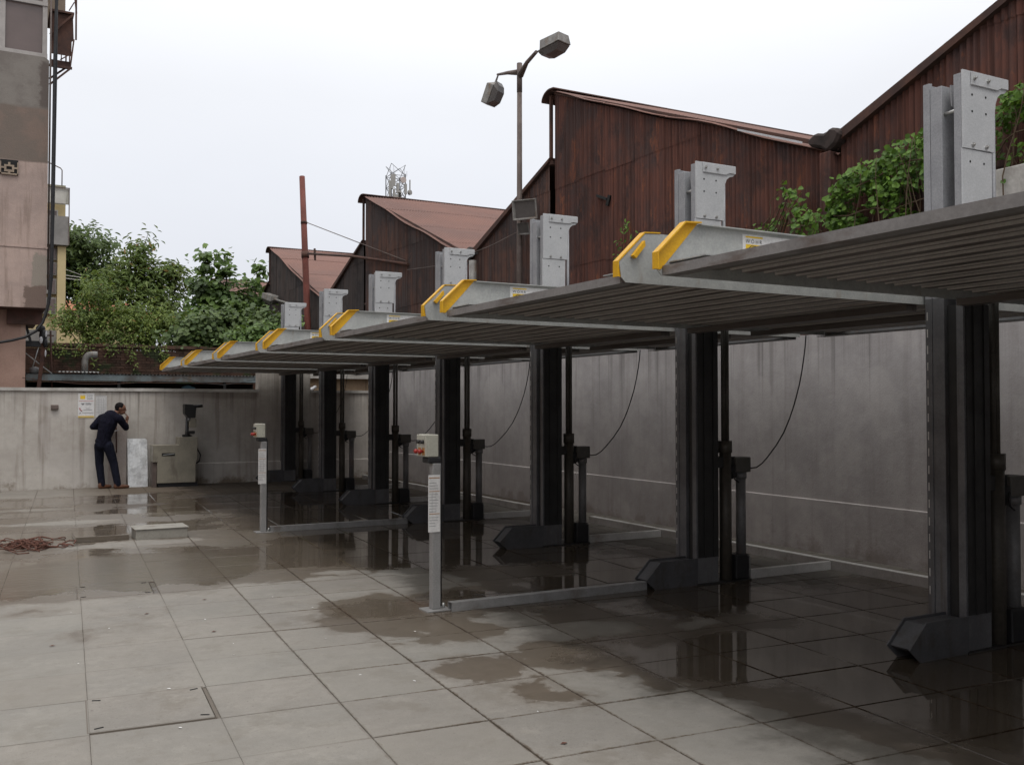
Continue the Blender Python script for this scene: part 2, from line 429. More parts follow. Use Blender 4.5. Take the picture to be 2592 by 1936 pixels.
def ground_mats():
    res = []
    for kind in ('tile', 'joint'):
        k = NT('wet_stone_slab' if kind == 'tile' else 'dirty_joint')
        p = k.pos()
        w1 = k.noise(p, 2.2, 6, 0.62)
        pv = k.xyz(p)
        nx = k.noise(k.addv(p, (17, 3, 5)), 1.6, 4, 0.6)
        x = k.m('ADD', pv[0], k.m('MULTIPLY', k.m('SUBTRACT', nx, 0.5), 0.75))
        y = k.m('ADD', pv[1], k.m('MULTIPLY', k.m('SUBTRACT', w1, 0.5), 0.75))
        f = None
        for cx, cy, rx, ry in WET_BOX:
            d = k.m('MINIMUM', k.m('SUBTRACT', rx, k.m('ABSOLUTE', k.m('SUBTRACT', x, cx))),
                    k.m('SUBTRACT', ry, k.m('ABSOLUTE', k.m('SUBTRACT', y, cy))))
            f = d if f is None else k.m('MAXIMUM', f, d)
        def ell(cx, cy, rx, ry):
            a = k.m('DIVIDE', k.m('SUBTRACT', x, cx), rx)
            b = k.m('DIVIDE', k.m('SUBTRACT', y, cy), ry)
            l = k.m('SQRT', k.m('ADD', k.m('MULTIPLY', a, a), k.m('MULTIPLY', b, b)))
            return k.m('MULTIPLY', k.m('SUBTRACT', 1.0, l), min(rx, ry))
        for e in WET_ELL:
            f = k.m('MAXIMUM', f, ell(*e))
        for e in DRY_ELL:
            f = k.m('MINIMUM', f, k.m('MULTIPLY', ell(*e), -1.0))
        n3 = k.noise(p, 7, 7, 0.72)
        f = k.m('ADD', f, k.m('MULTIPLY', k.m('SUBTRACT', n3, 0.5), 0.26))
        wet = k.step(f, -0.02, 0.035)
        deep = k.step(k.m('ADD', f, k.m('MULTIPLY', k.m('SUBTRACT', k.noise(k.addv(p, (2, 7, 0)), 0.75, 5, 0.6), 0.52), 3.2)), 0.10, 0.55)
        deep = k.m('MAXIMUM', deep, k.step(k.m('ADD', k.m('MAXIMUM', ell(4.45, 4.75, 1.0, 0.62), ell(4.3, 10.6, 1.5, 2.0)), k.m('MULTIPLY', k.m('SUBTRACT', w1, 0.5), 0.5)), -0.02, 0.14))
        film = k.step(k.m('ADD', ell(1.3, 10.0, 1.5, 1.35), k.m('MULTIPLY', k.m('SUBTRACT', w1, 0.5), 0.9)), -0.1, 0.35)
        lift_shade = k.step(k.m('ADD', k.m('SUBTRACT', k.m('MINIMUM', x, k.m('ADD', 3.6, k.m('MULTIPLY', y, 0.0))), 3.35), k.m('MULTIPLY', k.m('SUBTRACT', w1, 0.5), 0.9)), -0.15, 0.25)
        if kind == 'tile':
            a = k.noise(p, 1.1, 7, 0.68)
            b = k.noise(p, 14, 5, 0.7)
            g = k.noise(p, 130, 2, 0.6)
            dry = k.mix(k.step(a, 0.36, 0.64), (0.262, 0.243, 0.217), (0.212, 0.199, 0.181))
            dry = k.mix(k.lin(b, 0.35, 0.7, 0, 0.3), dry, (0.13, 0.115, 0.095))
            st = k.noise(p, 2.6, 6, 0.7)
            dry = k.mix(k.m('MULTIPLY', k.step(st, 0.52, 0.64), 0.40), dry, (0.14, 0.12, 0.095))
            pit = k.noise(p, 38, 3, 0.65)
            dry = k.mix(k.m('MULTIPLY', k.step(pit, 0.62, 0.70), 0.45), dry, (0.09, 0.08, 0.068))
            pale = k.noise(k.addv(p, (5, 5, 5)), 4.5, 6, 0.75)
            dry = k.mix(k.m('MULTIPLY', k.step(pale, 0.56, 0.66), 0.30), dry, (0.33, 0.31, 0.275))
            dry = k.mix(k.lin(g, 0.3, 0.7, 0.0, 0.2), dry, (0.08, 0.07, 0.06))
            r = k.orand()
            dry = k.mix(k.lin(r, 0, 1, 0, 0.35), dry, (0.225, 0.218, 0.195))
            dry = k.mix(k.lin(k.m('FRACT', k.m('MULTIPLY', r, 9.7)), 0.4, 1, 0, 0.3), dry, (0.20, 0.178, 0.152))
            # earth washed out of the joints on to the slab rims
            oc = k.xyz(k.objc())
            ex = k.m('SUBTRACT', TW / 2, k.m('ABSOLUTE', oc[0])); ey = k.m('SUBTRACT', TH / 2, k.m('ABSOLUTE', oc[1]))
            ed = k.m('ADD', k.m('MINIMUM', ex, ey), k.m('MULTIPLY', k.m('SUBTRACT', k.noise(p, 14, 6, 0.8), 0.5), 0.075))
            right = k.lin(pv[0], 1.3, 2.2, 0.12, 0.85)
            dry = k.mix(k.m('MULTIPLY', k.m('SUBTRACT', 1.0, k.step(ed, 0.0, 0.016)), right), dry, (0.085, 0.062, 0.042))
        else:
            dry = k.mix(k.noise(p, 6, 5, 0.7), (0.075, 0.055, 0.038), (0.045, 0.035, 0.027))
            dry = k.mix(k.lin(pv[0], 1.3, 2.1, 0.75, 0.0), dry, (0.16, 0.14, 0.118))
            b = k.noise(p, 40, 4, 0.7); g = b
        wetc = k.mix(1.0, dry, (0.55, 0.485, 0.42), 'MULTIPLY')
        damp = k.step(f, -0.13, 0.0)
        dry = k.mix(k.m('MULTIPLY', damp, 0.28), dry, wetc)
        col = k.mix(wet, dry, wetc)
        # shade under the lifts painted in as a darker, ragged-edged tone
        col = k.mix(k.m('MULTIPLY', lift_shade, 0.85), col, k.mix(1.0, col, (0.30, 0.285, 0.265), 'MULTIPLY'))
        rough = k.fmix(wet, 0.85, k.fmix(deep, 0.42, 0.035))
        rough = k.m('MAXIMUM', rough, k.m('MULTIPLY', film, 0.20))
        rip = k.noise(k.scalev(p, (1.0, 3.0, 1.0)), 5.0, 3, 0.55)
        hd = k.m('ADD', k.m('MULTIPLY', g, 0.4), b)
        hgt = k.fmix(k.m('MULTIPLY', wet, k.fmix(deep, 0.70, 1.0)), hd, k.m('MULTIPLY', rip, k.fmix(film, 0.10, 0.9)))
        nrm = k.bump(hgt, k.fmix(wet, 0.35, 0.22), 0.012)
        k.bsdf(col, rough, 0, nrm, k.fmix(wet, 0.3, 0.55))
        res.append(k.mat)
    return res
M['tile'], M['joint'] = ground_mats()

# ------------------------------------------------------------------ geometry helpers
class MB:
    """collects boxes, prisms and tubes for ONE mesh"""
    def __init__(s):
        s.v = []; s.f = []; s.sm = []
    def add(s, vs, fs, smooth=False):
        o = len(s.v)
        s.v += [tuple(map(float, q)) for q in vs]
        s.f += [tuple(i + o for i in q) for q in fs]
        s.sm += [smooth] * len(fs)
        return s
    def box(s, x0, x1, y0, y1, z0, z1):
        x0, x1 = min(x0, x1), max(x0, x1); y0, y1 = min(y0, y1), max(y0, y1); z0, z1 = min(z0, z1), max(z0, z1)
        return s.add([(x0, y0, z0), (x1, y0, z0), (x1, y1, z0), (x0, y1, z0), (x0, y0, z1), (x1, y0, z1), (x1, y1, z1), (x0, y1, z1)],
                     [(0, 3, 2, 1), (4, 5, 6, 7), (0, 1, 5, 4), (1, 2, 6, 5), (2, 3, 7, 6), (3, 0, 4, 7)])
    def prism(s, poly, axis, a, b):
        """poly: 2-D outline in the two axes other than `axis` (in x,y,z order); extruded from a to b"""
        n = len(poly)
        def P(q, t):
            return {'x': (t, q[0], q[1]), 'y': (q[0], t, q[1]), 'z': (q[0], q[1], t)}[axis]
        vs = [P(q, a) for q in poly] + [P(q, b) for q in poly]
        fs = [tuple(range(n)), tuple(range(2 * n - 1, n - 1, -1))]
        fs += [(i, i + n, (i + 1) % n + n, (i + 1) % n) for i in range(n)]
        return s.add(vs, fs)
    def tube(s, pts, r, n=8, cap=True, smooth=True):
        pts = [Vector(p) for p in pts]
        rs = r if isinstance(r, (list, tuple)) else [r] * len(pts)
        vs = []; fs = []
        prev = None
        for i, p in enumerate(pts):
            if i == 0: d = pts[1] - p
            elif i == len(pts) - 1: d = p - pts[i - 1]
            else: d = pts[i + 1] - pts[i - 1]
            d.normalize()
            if prev is None:
                u = d.cross(Vector((0, 0, 1)))
                if u.length < 1e-3: u = d.cross(Vector((1, 0, 0)))
            else:
                u = prev - d * prev.dot(d)
                if u.length < 1e-5: u = d.orthogonal()
            u.normalize(); prev = u
            w = d.cross(u)
            for k in range(n):
                t = 2 * PI * k / n
                vs.append(p + (u * math.cos(t) + w * math.sin(t)) * rs[i])
        for i in range(len(pts) - 1):
            for k in range(n):
                fs.append((i * n + k, i * n + (k + 1) % n, (i + 1) * n + (k + 1) % n, (i + 1) * n + k))
        s.add(vs, fs, smooth)
        if cap:
            o = len(s.v) - len(vs)
            s.f.append(tuple(o + k for k in range(n - 1, -1, -1))); s.sm.append(False)
            s.f.append(tuple(o + (len(pts) - 1) * n + k for k in range(n))); s.sm.append(False)
        return s
    def ball(s, c, r, nu=10, nv=7, squash=(1, 1, 1), rot=None):
        vs = []; fs = []
        for j in range(nv + 1):
            ph = PI * j / nv
            for i in range(nu):
                th = 2 * PI * i / nu
                q = Vector((math.sin(ph) * math.cos(th) * squash[0], math.sin(ph) * math.sin(th) * squash[1], math.cos(ph) * squash[2])) * r
                if rot is not None: q = rot @ q
                vs.append(Vector(c) + q)
        for j in range(nv):
            for i in range(nu):
                fs.append((j * nu + i, (j + 1) * nu + i, (j + 1) * nu + (i + 1) % nu, j * nu + (i + 1) % nu))
        return s.add(vs, fs, True)
    def bar(s, a, b, w, h=None, up=(0, 0, 1)):
        h = h or w
        a = Vector(a); b = Vector(b); d = (b - a).normalized()
        u = d.cross(Vector(up))
        if u.length < 1e-3: u = d.cross(Vector((1, 0, 0)))
        u.normalize(); t = u.cross(d)
        vs = []
        for p in (a, b):
            for sx, sy in ((-1, -1), (1, -1), (1, 1), (-1, 1)):
                vs.append(p + u * sx * w / 2 + t * sy * h / 2)
        return s.add(vs, [(0, 1, 2, 3), (7, 6, 5, 4), (0, 4, 5, 1), (1, 5, 6, 2), (2, 6, 7, 3), (3, 7, 4, 0)])

def tag(o, label=None, cat=None, group=None, kind=None):
    if label: o['label'] = label
    if cat: o['category'] = cat
    if group: o['group'] = group
    if kind: o['kind'] = kind
    return o

def worldloc(o):
    v = Vector((0, 0, 0))
    while o is not None:
        v += o.location; o = o.parent
    return v

def build(name, mb, mat, parent=None, bevel=0.0, label=None, kind=None, origin=None):
    """vertices are given in world coordinates; links ONE mesh object under parent"""
    o0 = worldloc(parent) if parent is not None else Vector(origin if origin else (0, 0, 0))
    me = bpy.data.meshes.new(name)
    if isinstance(mb, MB):
        vs = [(v[0] - o0.x, v[1] - o0.y, v[2] - o0.z) for v in mb.v]
        me.from_pydata(vs, [], mb.f)
        me.polygons.foreach_set('use_smooth', mb.sm)
        bm = bmesh.new(); bm.from_mesh(me)
        bmesh.ops.recalc_face_normals(bm, faces=bm.faces[:])
        if bevel:
            bmesh.ops.bevel(bm, geom=[e for e in bm.edges if len(e.link_faces) == 2 and e.calc_face_angle(0) > 0.5], offset=bevel,
                            segments=1, affect='EDGES', profile=0.5, clamp_overlap=True)
        bm.to_mesh(me); bm.free()
    else:
        me.from_pydata([(v[0] - o0.x, v[1] - o0.y, v[2] - o0.z) for v in mb[0]], [], mb[1])
    me.update()
    if mat is not None:
        me.materials.append(mat)
    o = bpy.data.objects.new(name, me)
    COL.objects.link(o)
    if parent is not None: o.parent = parent
    elif origin: o.location = origin
    tag(o, label, kind=kind)
    return o

def thing(name, loc, label, cat, group=None):
    o = bpy.data.objects.new(name, None)
    o.empty_display_size = 0.2
    COL.objects.link(o)
    o.location = loc
    return tag(o, label, cat, group)

def copy_tree(o, parent=None):
    c = o.copy()
    COL.objects.link(c)
    if parent is not None:
        c.parent = parent
    for ch in list(o.children):
        copy_tree(ch, c)
    return c

def solo(name, mb, mat, label, cat, group=None, origin=None, bevel=0.0):
    o = build(name, mb, mat, None, bevel, origin=origin or tuple(np.mean(np.array(mb.v), axis=0)))
    return tag(o, label, cat, group)

def text_part(name, body, size, mat, parent, loc, face='-y', spacing=1.0):
    """flat print: lettering as thin mesh; face is the direction the print looks towards"""
    cu = bpy.data.curves.new(name, 'FONT')
    cu.body = body; cu.size = size; cu.space_character = spacing
    cu.fill_mode = 'FRONT'
    tmp = bpy.data.objects.new(name, cu)
    COL.objects.link(tmp)
    dg = bpy.context.evaluated_depsgraph_get()
    me = bpy.data.meshes.new_from_object(tmp.evaluated_get(dg))
    bpy.data.objects.remove(tmp)
    me.materials.clear(); me.materials.append(mat)
    if face == '-y': mt = Matrix(((1, 0, 0), (0, 0, -1), (0, 1, 0)))
    else: mt = Matrix(((0, 0, -1), (-1, 0, 0), (0, 1, 0)))
    base = Vector(loc) - (worldloc(parent) if parent is not None else Vector())
    for v in me.vertices:
        v.co = mt @ v.co + base
    o = bpy.data.objects.new(name, me)
    COL.objects.link(o)
    o.parent = parent
    return o

# ================================================================== GROUND
gm = MB()
gm.add([(-300, -120, -0.007), (500, -120, -0.007), (500, 700, -0.007), (-300, 700, -0.007)], [(0, 1, 2, 3)])
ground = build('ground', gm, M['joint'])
ground['kind'] = 'structure'

# paving slabs: grid turned 4 degrees
TA = R(4.0)
TU = Vector((math.cos(TA), -math.sin(TA)))
TV = Vector((math.sin(TA), math.cos(TA)))
T0 = Vector((2.944, 4.976))
TW, TH = 0.6195, 0.6085
def slab(x0, x1, y0, y1, b=0.004):
    v = []
    for (i, z) in ((0, -0.03), (0, -b), (b, 0.0)):
        v += [(x0 + i, y0 + i, z), (x1 - i, y0 + i, z), (x1 - i, y1 - i, z), (x0 + i, y1 - i, z)]
    f = [(8, 9, 10, 11)]
    for l in (0, 4):
        for q in range(4):
            f.append((l + q, l + (q + 1) % 4, l + 4 + (q + 1) % 4, l + 4 + q))
    return v, f
tile_me = {}
for key, gap, bv in (('wide', 0.0048, 0.003), ('thin', 0.0009, 0.0012)):
    v, f = slab(-TW / 2 + gap, TW / 2 - gap, -TH / 2 + gap, TH / 2 - gap, bv)
    me = bpy.data.meshes.new('tile')
    me.from_pydata(v, [], f); me.update()
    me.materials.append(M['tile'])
    tile_me[key] = me
cells = []
HATCH = [(0.79, 5.45), (1.02, 9.07)]
for i in range(-9, 10):
    for j in range(-6, 27):
        c = T0 + TU * (i + 0.5) * TW + TV * (j + 0.5) * TH
        if c.x > 8.35 or c.x < -2.2 or c.y > 20.9 or c.y < 1.6:
            continue
        if any((c - Vector(h)).length < 0.33 for h in HATCH):
            continue
        d = Vector((c.x, c.y))
        az = math.degrees(math.atan2(c.x, c.y)) - 28.68
        vis = abs(az) < 31
        cells.append((0 if vis else 1, d.length, i, j, c))
cells.sort(key=lambda q: (q[0], q[1]))
rest = MB()
for q, (nv, dist, i, j, c) in enumerate(cells):
    key = 'thin' if i < -2 else 'wide'
    tilt = (random.uniform(-1, 1) * 0.0018, random.uniform(-1, 1) * 0.0018)
    if q < 290:
        o = bpy.data.objects.new('tile', tile_me[key])
        COL.objects.link(o)
        o.parent = ground
        o.location = (c.x, c.y, random.uniform(-0.0015, 0.0015))
        o.rotation_euler = (tilt[0], tilt[1], -TA + random.uniform(-0.002, 0.002))
    else:
        v, f = slab(-TW / 2 + 0.005, TW / 2 - 0.005, -TH / 2 + 0.005, TH / 2 - 0.005)
        dz = random.uniform(-0.0015, 0.0015)
        rest.add([(c.x + TU.x * a + TV.x * b, c.y + TU.y * a + TV.y * b, z + dz) for a, b, z in v], f)
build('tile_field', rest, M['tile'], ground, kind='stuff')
# cement apron filling round the paved field (outside it the yard goes on as plain screed)
ap = MB()
for x0, x1, y0, y1 in ((-30, -2.2, -20, 20.6), (-2.0, 8.03, -20, 1.3)):
    ap.add([(x0, y0, -0.003), (x1, y0, -0.003), (x1, y1, -0.003), (x0, y1, -0.003)], [(0, 1, 2, 3)])
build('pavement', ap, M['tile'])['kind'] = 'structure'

# hatch covers let into the paving
def hatch(cx, cy, label):
    t = thing('hatch_cover', (cx, cy, 0), label, 'hatch cover', 'hatch covers in the paving')
    w, h = TW / 2 - 0.012, TH / 2 - 0.012
    fr = MB()
    for x0, x1, y0, y1 in ((-w - .009, -w - .004, -h - .009, h + .009), (w + .004, w + .009, -h - .009, h + .009),
                           (-w - .004, w + .004, -h - .009, -h - .004), (-w - .004, w + .004, h + .004, h + .009)):
        fr.box(cx + x0, cx + x1, cy + y0, cy + y1, -0.03, 0.001)
    f = build('frame', fr, M['joint'], t)
    cov = MB().box(cx - w, cx + w, cy - h, cy + h, -0.03, 0.003)
    build('cover', cov, M['tile'], t, 0.004)
    for sx, sy, an in ((-1, -1, 20), (1, -1, -20), (-1, 1, -20), (1, 1, 20)):
        px, py = cx + sx * (w - 0.045), cy + sy * (h - 0.045)
        d = Vector((math.cos(R(an)), math.sin(R(an)), 0)) * 0.022
        build('lifting_slot', MB().bar(Vector((px, py, 0.0045)) - d, Vector((px, py, 0.0045)) + d, 0.009, 0.004), M['hole'], t)
    t.rotation_euler = (0, 0, -TA)
    return t
hatch(HATCH[0][0], HATCH[0][1], 'dry square hatch cover with four lifting slots in the near paving')
hatch(HATCH[1][0], HATCH[1][1], 'wet square hatch cover lying under rain water behind the dry one')

# ================================================================== YARD WALLS
FY = 20.6
t = thing('boundary_wall', (2, FY, 0), 'grey cement plastered wall across the far end of the yard', 'wall')
build('wall', MB().prism([(-14, -0.03), (8.25, -0.03), (8.25, 1.89), (6.25, 1.89), (6.25, 2.42), (5.12, 2.42), (5.12, 1.89), (-14, 1.89)],
                         'y', FY, FY + 0.23), M['wall_far'], t)
cop = MB()
def rough_strip(mb, x0, x1, y0, y1, z0, z1, n, amp=0.006):
    xs = np.linspace(x0, x1, n + 1)
    for i in range(n):
        mb.box(xs[i], xs[i + 1] + 0.0, y0 - random.uniform(0, amp), y1, z0 - random.uniform(0, amp), z1 + random.uniform(0, amp))
rough_strip(cop, -14, 5.118, FY - 0.035, FY + 0.25, 1.893, 1.95, 30)
build('coping', cop, M['concrete'], t)
cop2 = MB(); rough_strip(cop2, 6.253, 8.02, FY - 0.035, FY + 0.25, 1.893, 1.94, 6)
build('coping', cop2, M['concrete'], t)
build('skirting', MB().prism([(FY - 0.02, 0.0), (FY, 0.0), (FY, 0.43), (FY - 0.02, 0.41)], 'x', 3.9, 8.03), M['wall_far'], t)

WX = 8.03
t = thing('boundary_wall', (WX, 10, 0), 'long grey plastered side wall running behind the row of lift posts', 'wall')
# ragged top edge
ys = np.arange(-6, 20.61, 0.18)
tops = [2.40 + 0.03 * mnoise.noise(Vector((y * 1.3, 0, 0))) + random.uniform(-0.012, 0.012) for y in ys]
poly = [(-6, -0.03)] + [(20.6, -0.03)] + [(float(y), float(z)) for y, z in zip(ys[::-1], tops[::-1])]
build('wall', MB().prism(poly, 'x', WX, WX + 0.22), M['wall_right'], t)
build('plinth', MB().prism([(WX - 0.02, -0.02), (WX - 0.001, -0.02), (WX - 0.001, 0.578), (WX - 0.018, 0.574), (WX - 0.02, 0.568)], 'y', -6, 20.58), M['wall_right'], t)

# ================================================================== SAWTOOTH SHED
GX = 8.5
PERIOD = 9.28
shed = thing('factory_shed', (GX, 20, 0), 'long rusty corrugated factory shed with saw-tooth roofs behind the side wall', 'shed')
RIDGES = [4.70, 13.97, 23.28, 32.52, 41.8]
def sag(y, k):
    return 0.022 * math.sin(y * 1.35 + k) + 0.016 * math.sin(y * 3.1 + 2 * k)
def roofz(y, yr, k):
    """height of the main slope below the ridge at yr (y < yr), sagging sheet"""
    d = yr - y
    return 6.93 - 0.398 * d + sag(y, k) * min(1, d)
def profile(y, k):
    """top of the gable wall at y inside tooth k"""
    yr = RIDGES[k]
    d = yr - y
    if d < 6.2:
        return roofz(y, yr, k)
    zv = 4.58
    return zv + (d - 6.2) / (PERIOD - 0.17 - 6.2) * (5.80 - zv)
def wave(u, pitch=0.076, amp=0.014):
    return amp * math.sin(2 * PI * u / pitch)
rows = [(2.0, 3.9), (3.88, 5.3), (5.28, 7.2)]
for k, yr in enumerate(RIDGES):
    y_hi, y_lo = yr - 0.01, yr - PERIOD + 0.17
    ncol = 12
    cw = (y_hi - y_lo) / ncol
    mat = M['gable'][0 if k <= 1 else (1 if k == 2 else 2)]
    for r, (z0, z1) in enumerate(rows):
        for c in range(ncol):
            ya, yb = y_lo + c * cw, y_lo + (c + 1) * cw + 0.03
            yb = min(yb, y_hi)
            if max(profile(y, k) for y in np.linspace(ya, yb, 5)) < z0 + 0.03 or (k == 0 and ya > 9) or (k == 0 and yb > 4.6 and r == 0):
                continue
            n = int((yb - ya) / (0.0127 if k <= 2 else 0.019))
            n = max(n, 12)
            px = GX - 0.007 * r - 0.004 * (c % 2) + random.uniform(-0.002, 0.002)
            vs = []
            zb = z0 + random.uniform(-0.02, 0.02)
            for i in range(n + 1):
                y = ya + (yb - ya) * i / n
                zt = min(z1, profile(y, k) - 0.02)
                zt = max(zt, zb + 0.001)
                x = px + wave(y)
                vs += [(x, y, zb), (x, y, zt)]
            fs = [(2 * i, 2 * i + 2, 2 * i + 3, 2 * i + 1) for i in range(n)]
            o = build('corrugated_sheet', MB().add(vs, fs, True), mat, shed)
    # main roof slope, four lapped courses
    XE = 30.0
    npt = 7
    for r in range(4):
        d0, d1 = r * 1.56 - (0.0 if r == 0 else 0.14), (r + 1) * 1.56
        xs = np.arange(GX - 0.10, XE, 0.019 * (1 if k <= 2 else 1.5))
        vs = []; W = len(xs)
        for q in range(npt):
            d = d0 + (d1 - d0) * q / (npt - 1)
            y = yr - d
            for x in xs:
                s = sag(y, k) * min(1, d) + 0.03 * math.sin(x * 1.1 + k) * math.exp(-(x - GX) * 0.6)
                vs.append((x, y, 6.955 - 0.398 * d + s + 0.012 * (3 - r) * 0.6 + wave(x)))
        fs = [(q * W + i, q * W + i + 1, (q + 1) * W + i + 1, (q + 1) * W + i) for q in range(npt - 1) for i in range(W - 1)]
        me_o = build('roof_sheet', (vs, fs), M['roof'], shed)
        me_o.data.polygons.foreach_set('use_smooth', [True] * len(fs))
        edge = []
        for q in range(npt):
            d = d0 + (d1 - d0) * q / (npt - 1)
            edge.append((GX - 0.085, yr - d, 6.93 - 0.398 * d + sag(yr - d, k) * min(1, d)))
    # rolled ridge cap
    cap = []
    for q in range(9):
        a = R(95 - q * 22)
        cap.append((yr + 0.13 + 0.22 * math.cos(PI - a) * -1 * -1 if False else yr + 0.02 + 0.24 * math.sin(R(q * 14)), 6.985 - 0.16 * (1 - math.cos(R(q * 14)))))
    outer = [(yr - 0.12, 6.975)] + [(yr + 0.02 + 0.26 * math.sin(R(q * 12.5)), 6.99 - 0.17 * (1 - math.cos(R(q * 12.5)))) for q in range(8)]
    inner = [(a - 0.012, b - 0.022) for a, b in outer[::-1]]
    build('ridge_cap', MB().prism(outer + inner, 'x', GX - 0.13, XE), M['rust_dark'], shed)
    # glazed upright face
    fr = MB()
    for x in np.arange(GX - 0.05, XE, 1.2):
        fr.box(x, x + 0.05, yr + 0.10, yr + 0.15, 5.78, 6.86)
    fr.box(GX - 0.05, XE, yr + 0.095, yr + 0.155, 6.86, 6.91)
    fr.box(GX - 0.05, XE, yr + 0.08, yr + 0.20, 5.72, 5.779)
    g = build('window_frame', fr, M['rust_dark'], shed)
    build('pane', MB().box(GX + 0.9, XE, yr + 0.118, yr + 0.126, 5.78, 6.86), M['glass'], g)
    # lower slope rising from the valley to the sill, seen on edge
    y_a, y_b = yr + 3.1, yr + 0.12
    build('lower_roof_sheet', MB().prism([(y_a, 4.55), (y_b, 5.76), (y_b - 0.04, 5.83), (y_a - 0.03, 4.68)], 'x', GX - 0.09, XE), M['rust_dark'], shed)
    for yy in (yr,):
        build('barge_board', MB().prism([(yr - 6.2, 4.50), (yr + 0.0, 6.90), (yr + 0.0, 6.945), (yr - 6.2, 4.56)], 'x', GX - 0.04, GX - 0.022), M['rust_dark'], shed)
M['gutter'] = weathered('black_rusted_gutter', (0.05, 0.034, 0.03), (0.028, 0.022, 0.02), 6, 0.9, 0, 0.5, 14)
# valley gutter ends and down pipes
for k, yr in enumerate(RIDGES[1:3]):
    yv = yr - 6.15
    mb = MB()
    mb.prism([(yv + 0.33, 4.68), (yv + 0.29, 4.60), (yv + 0.12, 4.55), (yv + 0.02, 4.48), (yv - 0.10, 4.54), (yv - 0.18, 4.66), (yv - 0.12, 4.72), (yv - 0.02, 4.75), (yv + 0.06, 4.70), (yv + 0.2, 4.74)], 'x', GX - 0.15, GX + 0.4)
    build('valley_gutter', mb, M['gutter'], shed, 0.03)
    build('down_pipe', MB().box(GX - 0.16, GX - 0.03, yv - 0.04, yv + 0.12, 2.2, 4.48), M['gable'][0], shed, 0.01)
# filler wall under the sheds, hidden behind the yard wall
build('base_wall', MB().box(GX + 0.06, GX + 0.25, -2, 42, -0.03, 2.3), M['tan_wall'], shed)
build('concrete_beam', MB().box(8.10, 8.45, 3.0, 5.85, 3.42, 3.76), M['concrete'], shed, 0.01)
build('roof_flashing', MB().prism([(8.25, 4.675), (9.35, 5.105), (9.35, 5.13), (8.25, 4.70)], 'x', GX - 0.112, GX - 0.102), M['white_tape'], shed)
# broken bracket on the near gable
mb = MB().bar((GX - 0.03, 12.68, 4.92), (GX - 0.06, 12.36, 4.80), 0.035).bar((GX - 0.03, 12.33, 4.86), (GX - 0.05, 12.37, 4.70), 0.045)
build('bracket', mb, M['hole'], shed)

